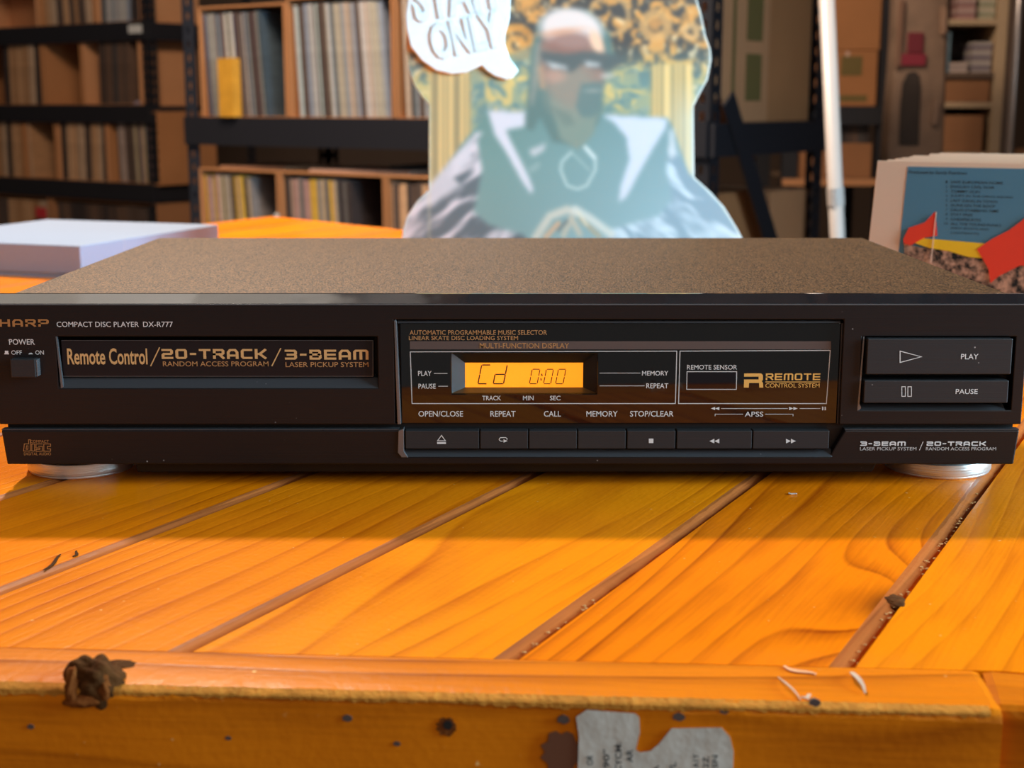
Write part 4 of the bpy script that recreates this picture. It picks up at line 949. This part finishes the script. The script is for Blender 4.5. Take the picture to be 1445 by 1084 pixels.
def unit(loc, L_, D_, levels, z0, z1, label, brace=True, m=None):
    m = m or M['blackmetal']
    r = empty('shelving_unit', (loc[0], loc[1], z0), UY, label, 'shelving'); z1 -= z0
    for (x, y, a, b) in ((0, 0, 1, 1), (L_, 0, -1, 1), (0, D_, 1, -1), (L_, D_, -1, -1)):
        perforated_post('post', m if not (x == 0 and y == 0) else M['bluemetal'], r, x, y, 0, z1, a, b)
    for lv in levels:
        z = lv - z0
        bx('front_beam', m, r, .003, L_-.003, -.012, .0, z-.075, z+.006); bx('back_beam', m, r, .003, L_-.003, D_, D_+.012, z-.075, z+.006)
        bx('side_beam', m, r, -.012, 0, .0, D_, z-.075, z); bx('side_beam', m, r, L_, L_+.012, .0, D_, z-.075, z)
        bx('shelf_board', M['board'], r, .004, L_-.004, .004, D_-.004, z-.012, z)
    return r
uB = Vector((-.97, 4.3, 0)); LB, DB = 1.764, .6
lvB = [-.80, -.36, .114, .60]
ub = unit(uB, LB, DB, lvB, FL, 1.35, 'black perforated steel shelving unit behind the standee full of record cartons')
# diagonal brace at its right end
bm = bmesh.new(); a0 = Vector((LB+.013, .05, .17-FL)); a1 = Vector((LB+.013, .56, -.55-FL)); d = (a1-a0).normalized(); sdv = Vector((0, d.z, -d.y))*.028
prism(bm, [(0, 0), (1, 0), (1, 1), (0, 1)], lambda p: a0+(a1-a0)*p[0]+sdv*(p[1]-.5)*2, lambda p: a0+(a1-a0)*p[0]+sdv*(p[1]-.5)*2+Vector((.006, 0, 0)))
obj('brace', bm, M['blackmetal'], ub)
uA = Vector((-1.57, 6.3, 0)) - uu*1.9; LA = 1.9
def zA(py): return W(205, py, 6.3).z
lvA = [zA(262)-.0, zA(150), zA(31), zA(31)-(zA(150)-zA(31))]
lvA = sorted(lvA); lvA = [lvA[0]-.40] + lvA
ua = unit(uA, LA, .6, lvA, FL, 1.4, 'black steel shelving unit far at the left with brown cartons')

pal = {'cool': [(.16,.19,.20), (.30,.33,.33), (.05,.06,.07), (.10,.13,.17), (.22,.30,.38), (.48,.46,.42), (.08,.05,.05), (.13,.11,.12), (.05,.07,.09), (.20,.21,.20), (.10,.06,.06), (.06,.05,.10), (.30,.28,.26)],
       'pale': [(.40,.38,.37), (.32,.30,.30), (.50,.44,.40), (.24,.25,.27), (.45,.42,.42), (.36,.42,.42), (.28,.24,.22), (.10,.11,.12), (.46,.34,.26), (.22,.25,.32), (.38,.34,.28)],
       'mix': [(.30,.20,.16), (.12,.11,.11), (.40,.30,.20), (.20,.18,.18), (.55,.33,.05), (.35,.20,.18), (.26,.24,.24), (.45,.36,.24), (.05,.05,.06), (.36,.27,.24)],
       'tan': [(.46,.26,.14), (.52,.31,.18), (.38,.20,.10), (.46,.31,.21), (.33,.17,.08)],
       'dark': [(.04,.03,.03), (.08,.05,.04), (.12,.07,.05), (.06,.05,.05)]}
pm_cache = {}
def pmat(c):
    if c not in pm_cache: pm_cache[c] = mat('sleeve print', c, .5, var=.35, vs=14)
    return pm_cache[c]
rec_mesh = {}
SHORT = {}
def carton(base, frame_u, z, u0, u1, h, depth, kind, n, lean, desc, fill=(0, 1), m=None, th=.007, v0=.0, rot=0, first_offset=0, deco=None, key=0):
    """open-fronted carton on a shelf; records stand in it"""
    loc = base + uu*u0 + uv*v0; w_ = u1-u0
    short = {'at the left end of the nearer upper shelf': 'in the upper left near carton', 'second from left on the nearer upper shelf': 'in the second upper near carton', 'half hidden by the speech bubble on the nearer upper shelf': 'in the carton behind the speech bubble',
        'at the left end of the nearer lower shelf': 'in the lower left near carton', 'second from left on the nearer lower shelf': 'in the second lower near carton', 'third from left on the nearer lower shelf behind the standee': 'in the third lower near carton', 'at the right end of the nearer lower shelf': 'behind the diagonal brace'}.get(desc)
    if not short: short = 'in the ' + desc.replace(' on the', ',').replace(' of the far left unit', '').replace('middle shelf', 'far middle shelf').replace('lower shelf', 'far lower shelf').replace('top shelf', 'far top shelf').replace('bottom shelf', 'far bottom shelf')
    c = empty('record_carton', (loc.x, loc.y, z), UY+rot, 'open cardboard carton ' + desc, 'carton', None)
    bm = bmesh.new(); m = m or M['kraft']
    box(bm, 0, w_, 0, depth, 0, th); box(bm, 0, w_, 0, depth, h-th, h); box(bm, 0, th, 0, depth, th, h-th); box(bm, w_-th, w_, 0, depth, th, h-th); box(bm, th, w_-th, depth-th, depth, th, h-th)
    obj('carton_body', bm, m, c, .0015)
    if n <= 0: return c
    # records: thickness varies, fill part of the width
    rnd = random.Random(int(abs(u0*1000))+int(abs(z*977))+17+key); xa = th+.002 + (w_-2*th)*fill[0]; xb_ = th + (w_-2*th)*fill[1]-.002
    ts = [rnd.uniform(.6, 1.8) for _ in range(n)]; k = (xb_-xa - lean*.25)/sum(ts); x = xa
    cu, su = math.cos(UY+rot), math.sin(UY+rot); cr = Vector((cu, su, 0)); cv = Vector((-su, cu, 0))
    seq = pal[kind] + [(.04, .03, .03), (.09, .06, .05)]; prev = None; count = {}
    for i in range(n):
        t = ts[i]*k; col_ = rnd.choice(seq)
        hh = min(.312, h-2*th-.006) - rnd.uniform(0, .006)
        key_ = (col_, round(t, 3))
        if key_ not in rec_mesh:
            b3 = bmesh.new(); box(b3, 0, max(.0015, round(t, 3)-.0008), 0, .305, 0, 1); bmesh.ops.recalc_face_normals(b3, faces=b3.faces[:]); me_ = bpy.data.meshes.new('record'); b3.to_mesh(me_); b3.free(); me_.materials.append(pmat(col_)); rec_mesh[key_] = me_
        o = bpy.data.objects.new('record', rec_mesh[key_]); C.objects.link(o)
        vv = .004 + rnd.uniform(0, .01)
        p = Vector((loc.x, loc.y, z+th+.0003)) + cr*(x + (lean*.25*0)) + cv*vv
        o.location = p; o.rotation_euler = (0, 0, UY+rot); o.scale = (1, 1, hh)
        if lean:
            la = lean*(0.6+.4*i/n); o.rotation_mode = 'XYZ'
            o.rotation_euler = (0, -math.asin(la*.25/.31) if la else 0, UY+rot)
            o.location = p + cr*(la*.25)
            o.scale = (1, 1, hh*.985)
        lum = .3*col_[0]+.6*col_[1]+.1*col_[2]; warm = col_[0]-col_[2]
        cn = ('golden' if warm > .4 else ('black' if lum < .075 else 'dark' if lum < .16 else 'mid' if lum < .29 else 'pale') + (' tan' if warm > .10 else ' blue' if warm < -.03 else ' grey')).replace('black tan', 'near black').replace('black grey', 'black').replace('black blue', 'blue black')
        q_ = count.get(cn, 0); count[cn] = q_+1
        on = ('first', 'second', 'third', 'fourth', 'fifth', 'sixth', 'seventh', 'eighth', 'ninth', 'tenth', 'eleventh', 'twelfth', 'thirteenth', 'fourteenth')[min(q_, 13)]
        tag(o, on + ' ' + cn + ' record from left, ' + short, 'record', 'records, ' + short)
        x += t
    return c
def ub_u(px, base, Y0):      # u on a unit's front line hit by a pixel column
    k = (px-722.5)/FPX*.981; return (k*base.y - base.x)/(uu.x - k*uu.y)
zz = lvB[2]+.0005; hB = .318
kr = M['kraft']
b1 = ub_u(268, uB, 0)+.05; b2_ = ub_u(406, uB, 0)
carton(uB, uu, zz, b1, b2_-.003, hB, .33, 'cool', 24, .11, 'at the left end of the nearer upper shelf', (0, .80))
carton(uB, uu, zz, b2_+.003, ub_u(557, uB, 0)-.004, hB+.012, .33, 'pale', 28, .11, 'second from left on the nearer upper shelf', (.03, .97))
carton(uB, uu, zz, ub_u(557, uB, 0)+.002, ub_u(690, uB, 0), hB+.012, .33, 'pale', 22, .08, 'half hidden by the speech bubble on the nearer upper shelf', (.03, .95))
# gold slip case standing in front in the first carton
g_ = uB + uu*(b1+.09) + uv*(-.001)
gb = bx('gold_box_set', mat('gold orange sleeve', (.60, .29, .03), .5, var=.3, vs=25), None, 0, .062, .0, .03, 0, .165)
gp = uB + uu*(b1+.105) - uv*.0265; gb.location = (gp.x, gp.y, lvB[2]+.0065); gb.rotation_euler = (0, 0, UY)
tag(gb, 'short golden orange slip case in front of the dark records in the upper left carton', 'slip case')
# full-size closed cartons at the right end of unit B, seen from its end
def closed(base, u0, u1, v0, v1, z, h, m, label, prints=(), flap=True, rot=0):
    loc = base + uu*u0 + uv*v0; c = empty('closed_carton', (loc.x, loc.y, z), UY+rot, label, 'carton')
    bx('carton_body', m, c, 0, u1-u0, 0, v1-v0, 0, h, .003)
    if flap: bx('top_flap', m, c, .002, u1-u0-.002, .002, (v1-v0)/2-.002, h, h+.003)
    for (face, a, b, c0_, c1_, pm_) in prints:
        if face == 'end': bx('printed_mark', pm_, c, u1-u0, u1-u0+.0012, a, b, c0_, c1_)
        else: bx('printed_mark', pm_, c, a, b, -.0012, 0, c0_, c1_)
    return c
green = mat('faded green print', (.15, .105, .03), .7)
tape = mat('parcel tape', (.62, .42, .34), .3)
closed(uB, LB-.36, LB-.03, .02, .34, zz, .36, M['kraft3'], 'closed carton with green print at the right end of the nearer upper shelf', (('end', .20, .28, .05, .16, green), ('end', .20, .28, .19, .33, green), ('end', .13, .145, .01, .35, green)))
closed(uB, LB-.36, LB-.03, .345, .575, zz, .36, M['kraft'], 'plain closed carton behind the green printed one on the nearer upper shelf', ())
closed(uB, 1.18, 1.38, .02, .5, zz, .30, M['kraft2'], 'brown closed carton mostly hidden behind the standee', ())
# row 2 of unit B
z2 = lvB[1]+.0005; h2 = .33
carton(uB, uu, z2, .045, ub_u(388, uB, 0), h2, .34, 'mix', 18, .10, 'at the left end of the nearer lower shelf', (0, .72))
carton(uB, uu, z2, ub_u(390, uB, 0)+.003, ub_u(540, uB, 0), h2, .34, 'mix', 20, .08, 'second from left on the nearer lower shelf', (0, .74), M['kraft'])
carton(uB, uu, z2, ub_u(541, uB, 0)+.004, ub_u(655, uB, 0), h2, .34, 'tan', 18, .05, 'third from left on the nearer lower shelf behind the standee', (0, .96))
carton(uB, uu, z2, LB-.52, LB-.03, h2-.02, .34, 'tan', 16, .05, 'at the right end of the nearer lower shelf', (0, .9))
closed(uB, LB-.5, LB-.03, .38, .585, z2, .30, M['kraft3'], 'closed carton at the back of the nearer lower shelf end', (('end', .05, .2, .05, .15, green),))
# flat sleeves lying on the lower cartons
for (px, dv, ln, col_, lab) in ((300, .02, .30, (.42,.20,.11), 'flat brown sleeve lying on top of the lower left carton'), (430, .01, .42, (.45,.27,.20), 'flat pale brown sleeve lying on the second lower carton'), (500, .14, .26, (.03,.03,.03), 'flat black sleeve lying across the lower cartons')):
    p = uB + uu*ub_u(px, uB, 0) + uv*dv; o = bx('flat_sleeve', pmat(col_), None, 0, ln*.8, 0, .25, 0, .008); o.location = (p.x, p.y, z2+h2+.0005 + (.009 if px == 500 else 0)); o.rotation_euler = (0, 0, UY+.12); tag(o, lab, 'sleeve')
wt = bx('paper_tag', M['paper'], None, 0, .018, 0, .002, 0, .13); p = uB + uu*(ub_u(388, uB, 0)-.014) - uv*.003; wt.location = (p.x, p.y, z2+.08); wt.rotation_euler = (0, 0, UY); tag(wt, 'white paper tag hanging on the edge of the lower left carton', 'tag')
# unit A cartons
def ax_u(px): return ub_u(px, uA, 0)
rowz = sorted(lvA)
def rowA(lv, hgt, cells, where):
    for i, (pa, pb_, kind, n, fill, tint, nm) in enumerate(cells):
        carton(uA, uu, lv+.0005, ax_u(pa)+.003, ax_u(pb_)-.003, hgt, .33, kind, n, (.05 if i % 2 else -.04) if n else 0, nm + ' on the ' + where + ' of the far left unit', fill, tint, .008, key=i)
tri_ = sorted(lvA)[1:]
zlow, zmid, ztop = sorted([zA(262), zA(150), zA(31)])
rowA(zmid, .34, ((-60, 62, 'tan', 8, (.55, .95), M['kraft'], 'leftmost'), (64, 118, 'tan', 0, (0, 1), M['kraft'], 'empty and second'), (120, 200, 'dark', 8, (.25, .8), M['kraft3'], 'rightmost')), 'middle shelf')
rowA(zlow, .32, ((-60, 30, 'tan', 6, (.5, .98), M['kraft'], 'leftmost'), (31, 75, 'tan', 3, (.02, .2), M['kraft'], 'nearly empty second'), (77, 148, 'tan', 10, (.05, .98), M['kraft3'], 'third'), (150, 222, 'mix', 12, (.1, .85), M['kraft'], 'rightmost')), 'lower shelf')
rowA(ztop, .34, ((-60, 60, 'tan', 0, (0, 1), M['kraft3'], 'leftmost'), (62, 140, 'tan', 8, (.05, .95), M['kraft'], 'middle'), (142, 205, 'pale', 7, (.05, .95), M['kraft3'], 'rightmost')), 'top shelf')
rowA(zlow-.40, .32, ((-20, 60, 'tan', 6, (.05, .95), M['kraft2'], 'leftmost'), (62, 215, 'dark', 18, (.05, .95), M['kraft2'], 'dark wide')), 'bottom shelf')
p = uA + uu*ax_u(45) - uv*.018; o = bx('red_sleeve', pmat((.5, .03, .04)), None, 0, .08, 0, .004, 0, .05); o.location = (p.x, p.y, W(40, 292, p.y).z); o.rotation_euler = (0, 0, UY)
o.location.z = zlow-.40+.22; tag(o, 'small red card at the front of the bottom left cartons', 'card')
for z_, lab in ((ztop-.035, 'white price sticker at the right end of the far unit upper beam'),):
    p = uA + uu*(ax_u(190)) - uv*.0145; o = bx('price_sticker', M['paper'], None, 0, .09, 0, .001, 0, .035); o.location = (p.x, p.y, z_-.01); o.rotation_euler = (0, 0, UY); tag(o, lab, 'sticker')
p = uA + uu*ax_u(145) + uv*.05; bm = bmesh.new(); cyl(bm, (0, 0, 0), .022, .022, .20, 20, 'Z'); o = obj('poster_tube', bm, mat('violet grey tube', (.25, .23, .33), .5)); o.rotation_euler = (0, R(90), UY); o.location = (p.x, p.y, zlow+.32+.024); tag(o, 'violet grey cardboard tube lying on the rightmost lower carton of the far unit', 'tube')

# ------------------------------------------------------------------ right background
# white pole
a0, a1 = W(1164, -60, 2.4), W(1188, 470, 2.4); d = a1-a0; bm = bmesh.new(); cyl(bm, (0, 0, 0), .0125, .0125, d.length*1.45, 24)
bm2 = obj('pole_tube', bm, M['whitepole'], None, 0, 2, True)
pole = empty('white_pole', a0 - d*.0, 0, 'thin white pole standing slightly tilted right of the shelving unit', 'pole')
pole.rotation_mode = 'QUATERNION'; pole.rotation_quaternion = d.to_track_quat('Z', 'Y'); bm2.parent = pole
tl = (a0.z - FL)/(-d.normalized().z)
bm = bmesh.new(); cyl(bm, (0, 0, 0), .0125, .0125, tl-.002, 24); bm.to_mesh(bm2.data); bm.free()
for p_ in bm2.data.polygons: p_.use_smooth = True
bm = bmesh.new(); cyl(bm, (0, 0, (W(1177, 265, 2.4)-a0).length), .0142, .0142, .03, 24); obj('collar', bm, M['whitepole'], pole)
# rear unit with stacked cartons (square on)
UC = 5.2
def Wb(name, m, parent, pa, ya, pb_, yb, Y, depth, bevel=.003):
    p, q = W(pa, ya, Y), W(pb_, yb, Y); o = parent.location if parent else Vector((0, 0, 0))
    return bx(name, m, parent, p.x-o.x, q.x-o.x, Y-o.y, Y-o.y+depth, q.z-o.z, p.z-o.z, bevel)
rc = empty('rear_shelving_unit', (W(1150, 200, UC).x, UC, FL), 0, 'dark rear shelving unit seen between the white pole and the hanging bag', 'shelving')
z_up = lambda y, Y=UC: W(1200, y, Y).z
def rel(o): return o
x0c, x1c = W(1105, 200, UC).x - rc.location.x, W(1262, 100, UC).x - rc.location.x
for (xx, yy) in ((x1c-.05, 0), (x0c, 0), (x1c-.05, .55), (x0c, .55)): bx('post', M['blackmetal'], rc, xx, xx+.055, yy, yy+.04, 0, 1.6-FL)
for (ya, yb) in ((150, 176), (252, 262), (-60, -34)):
    bx('beam', M['blackmetal'] if ya != 252 else M['kraft3'], rc, x0c+.001, x1c-.001, -.014, -.001, z_up(yb)-FL, z_up(ya)-FL); bx('shelf_board', M['board'], rc, x0c+.06, x1c-.06, 0, .55, z_up(ya)-FL-.015, z_up(ya)-FL)
def rbox(name, m, pa, ya, pb_, yb, Y, depth, label, cat, group=None, bevel=.003):
    p, q = W(pa, ya, Y), W(pb_, yb, Y); o = bx(name, m, None, p.x, q.x, 0, depth, 0, p.z-q.z, bevel); o.location = (0, Y, q.z); return tag(o, label, cat, group)
zsh = z_up(150)
def shelfbox(m, pa, pb_, h, z, Y, depth, label, marks=()):
    p, q = W(pa, 100, Y), W(pb_, 100, Y); c = empty('closed_carton', (p.x, Y, z), 0, label, 'carton'); wd = q.x-p.x
    bx('carton_body', m, c, 0, wd, 0, depth, 0, h, .003)
    bx('tape_strip', tape if m is not M['kraft2'] else M['kraft3'], c, wd*.47, wd*.53, -.001, 0, h*.8, h-.003)
    for (a, b, c0_, d0) in marks: bx('printed_mark', green, c, wd*a, wd*b, -.0012, 0, h*c0_, h*d0)
    return c
shelfbox(M['kraft'], 1152, 1238, .195, zsh+.0005, UC+.02, .3, 'lower carton with green print on the rear shelf beside the white pole', ((.4, .75, .55, .9), (.35, .85, .08, .2)))
shelfbox(M['kraft'], 1152, 1240, .28, zsh+.197, UC+.02, .3, 'upper plain carton stacked on the green printed one beside the white pole')
shelfbox(M['kraft2'], 1128, 1236, .125, z_up(252)+.0005, UC+.02, .3, 'low brown carton on the rear lower shelf behind the white pole')
for k in range(5):
    p = W(1190+k*8, 190, UC); o = bx('small_case', pmat(pal['dark'][k % 4]), None, 0, .018, 0, .14, 0, .10+.008*(k % 2)); o.location = (p.x, UC+.03, z_up(252)+.1265); tag(o, ('leftmost','second','middle','fourth','rightmost')[k] + ' small case standing on the low brown rear carton', 'case', 'small cases on the low brown carton')
# hanging bag
HB = 4.2
hb = empty('hanging_bag', W(1295, 205, HB), 0, 'grey brown soft bag with dark arched pocket and red patch hanging at the right', 'bag')
M['bag'] = mat('grey brown canvas', (.24, .145, .095), .85, var=.45, vs=12); M['bagdark'] = mat('dark pocket cloth', (.04, .025, .018), .8, var=.3, vs=20)
def hp(px, py): p = W(px, py, HB); return (p.x-hb.location.x, p.z-hb.location.z)
bm = bmesh.new(); xz_prism(bm, [hp(*p) for p in [(1268,-60),(1265,40),(1261,100),(1256,160),(1252,215),(1252,330),(1330,330),(1333,215),(1337,120),(1340,60),(1345,-60)]], 0, .10); obj('bag_body', bm, M['bag'], hb, .02, 4, True)
bm = bmesh.new(); pts = [(1268,205),(1270,150),(1273,118),(1280,103),(1290,100),(1297,106),(1299,125),(1297,165),(1296,205)]; xz_prism(bm, [hp(*p) for p in pts], -.006, .02); obj('pocket', bm, M['bagdark'], hb, .003)
bm = bmesh.new(); xz_prism(bm, [hp(*p) for p in [(1271,76),(1306,76),(1305,93),(1270,93)]], -.01, .01); obj('red_patch', bm, mat('crimson patch', (.24, .015, .03), .7), hb, .002)
bm = bmesh.new(); xz_prism(bm, [hp(*p) for p in [(1281,46),(1303,46),(1302,75),(1279,75)]], -.008, .01); obj('upper_patch', bm, mat('dull red patch', (.16, .012, .02), .7), hb, .002)
bm = bmesh.new(); xz_prism(bm, [hp(*p) for p in [(1268,0),(1276,0),(1270,95),(1262,95)]], -.012, .0); obj('strap', bm, mat('tan strap', (.20, .10, .06), .8), hb, .003)
bm = bmesh.new(); xz_prism(bm, [hp(*p) for p in [(1327,8),(1336,12),(1334,48),(1326,50)]], -.012, .0); obj('buckle', bm, mat('tan leather tab', (.33, .19, .12), .7), hb, .003)
bm = bmesh.new(); xz_prism(bm, [hp(*p) for p in [(1316,140),(1326,142),(1322,175),(1312,178)]], -.012, .0); obj('buckle', bm, print_mat.get('x') or mat('tan leather tab', (.24, .14, .09), .7), hb, .003)
# cream bookcase
BC = 4.7
bc = empty('cream_bookcase', (W(1330, 300, BC).x, BC, FL), 0, 'cream bookcase with stacked discs and brown cartons at the far right', 'bookcase')
def bcx(px): return W(px, 60, BC).x - bc.location.x
def bcz(py): return W(1370, py, BC).z - FL
bx('side_panel', M['cream'], bc, bcx(1406), bcx(1421), 0, .35, 0, bcz(-120), .002)
bx('side_panel', M['cream'], bc, bcx(1322), bcx(1330), .03, .35, 0, bcz(-120), .002)
bx('outer_side', M['brownpanel'], bc, bcx(1421)+.001, bcx(1441), .01, .6, 0, bcz(-120), .002)
bx('back_panel', M['brownpanel'], bc, bcx(1330), bcx(1406), .33, .345, 0, bcz(-120))
shv = [bcz(27), bcz(97)-.012, bcz(144), bcz(215), bcz(-70)]
for i, z_ in enumerate(shv): bx('shelf', M['cream'] if i != 1 else M['brownpanel'], bc, bcx(1330)+.0005, bcx(1406)-.0005, .0, .325, z_-.018, z_)
def stack(px0, px1, zbase, n, cols_, desc):
    for k in range(n):
        p, q = W(px0, 60, BC), W(px1, 60, BC); o = bx('stacked_disc', pmat(cols_[k % len(cols_)]), None, 0, q.x-p.x, 0, .13, 0, .0102); o.location = (p.x+random.uniform(-.002, .002), BC+.02, FL+zbase+.0005+k*.0108)
        tag(o, ('lowest','second','third','fourth','fifth','sixth','seventh','eighth','ninth')[k] + ' case up in the ' + desc, 'cd case', 'disc cases in the ' + desc)
stack(1351, 1376, shv[0], 7, [(.42,.22,.20), (.30,.16,.15), (.5,.34,.3)], 'pink stack on the upper bookcase shelf')
stack(1382, 1404, shv[0], 8, [(.44,.38,.26), (.30,.30,.20), (.55,.46,.34)], 'beige stack on the upper bookcase shelf')
stack(1344, 1370, shv[1], 3, [(.50,.38,.33), (.34,.26,.24)], 'short stack on the middle bookcase shelf')
stack(1376, 1403, shv[1], 9, [(.34,.28,.26), (.16,.12,.16), (.42,.36,.33)], 'tall grey stack on the middle bookcase shelf')
def bcart(pa, pb_, z_, h, m, lab):
    p, q = W(pa, 100, BC), W(pb_, 100, BC); c = empty('closed_carton', (p.x, BC+.01, FL+z_+.0005), 0, lab, 'carton'); bx('carton_body', m, c, 0, q.x-p.x, 0, .28, 0, h, .003); bx('top_flap', m, c, .002, q.x-p.x-.002, .002, .13, h, h+.002)
bcart(1336, 1400, shv[2], shv[1]-shv[2]-.024, M['kraft2'], 'brown carton on the middle right bookcase shelf under the grey disc stack')
bcart(1336, 1394, shv[3], (shv[2]-shv[3])*.72, M['kraft2'], 'brown carton on the lowest visible bookcase shelf')
p, q = W(1331, 60, BC), W(1344, 60, BC); o = bx('blue_sleeve', mat('blue grey picture sleeve', (.10, .16, .20), .5, var=.5, vs=30), None, 0, q.x-p.x, 0, .14, 0, bcz(45)-shv[1]); o.location = (p.x+.001, BC+.02, FL+shv[1]+.0005); tag(o, 'blue grey picture sleeve standing left of the short disc stack on the bookcase', 'sleeve')
# bright tube at the far right
p = W(1433, 90, 3.9); bm = bmesh.new(); cyl(bm, (0, 0, 0), .011, .011, 1.3-FL, 20); o = obj('steel_tube', bm, mat('dull steel tube', (.30, .25, .23), .25, .8), None, 0, 2, True); o.location = (p.x, p.y, FL); tag(o, 'upright dull steel tube at the far right edge', 'tube')
# dark cabinet & carton behind far right
closed(Vector((W(1440, 100, 6.0).x, 6.0, 0)), 0, .5, 0, .4, FL, .92, M['kraft2'], 'tall brown carton on the floor at the far right edge')
# unseen strip lights added under the ceiling for glossy parts to reflect
for i, (x, y) in enumerate(((-.9, 1.6), (.9, 2.4), (-.9, 4.4), (1.2, 5.2), (-2.8, 3.4))):
    t = empty('added_strip_light', (x, y, CE-.1405), R(8), ('unseen strip light added over the table', 'unseen strip light added right of the table', 'unseen strip light added over the near shelving', 'unseen strip light added over the bookcase', 'unseen strip light added at the far left')[i], 'light')
    bx('housing', M['fixture'], t, -.6, .6, -.07, .07, -.05, -.0005); bx('tube', M['tube'], t, -.57, .57, -.03, .03, -.075, -.051, .01)
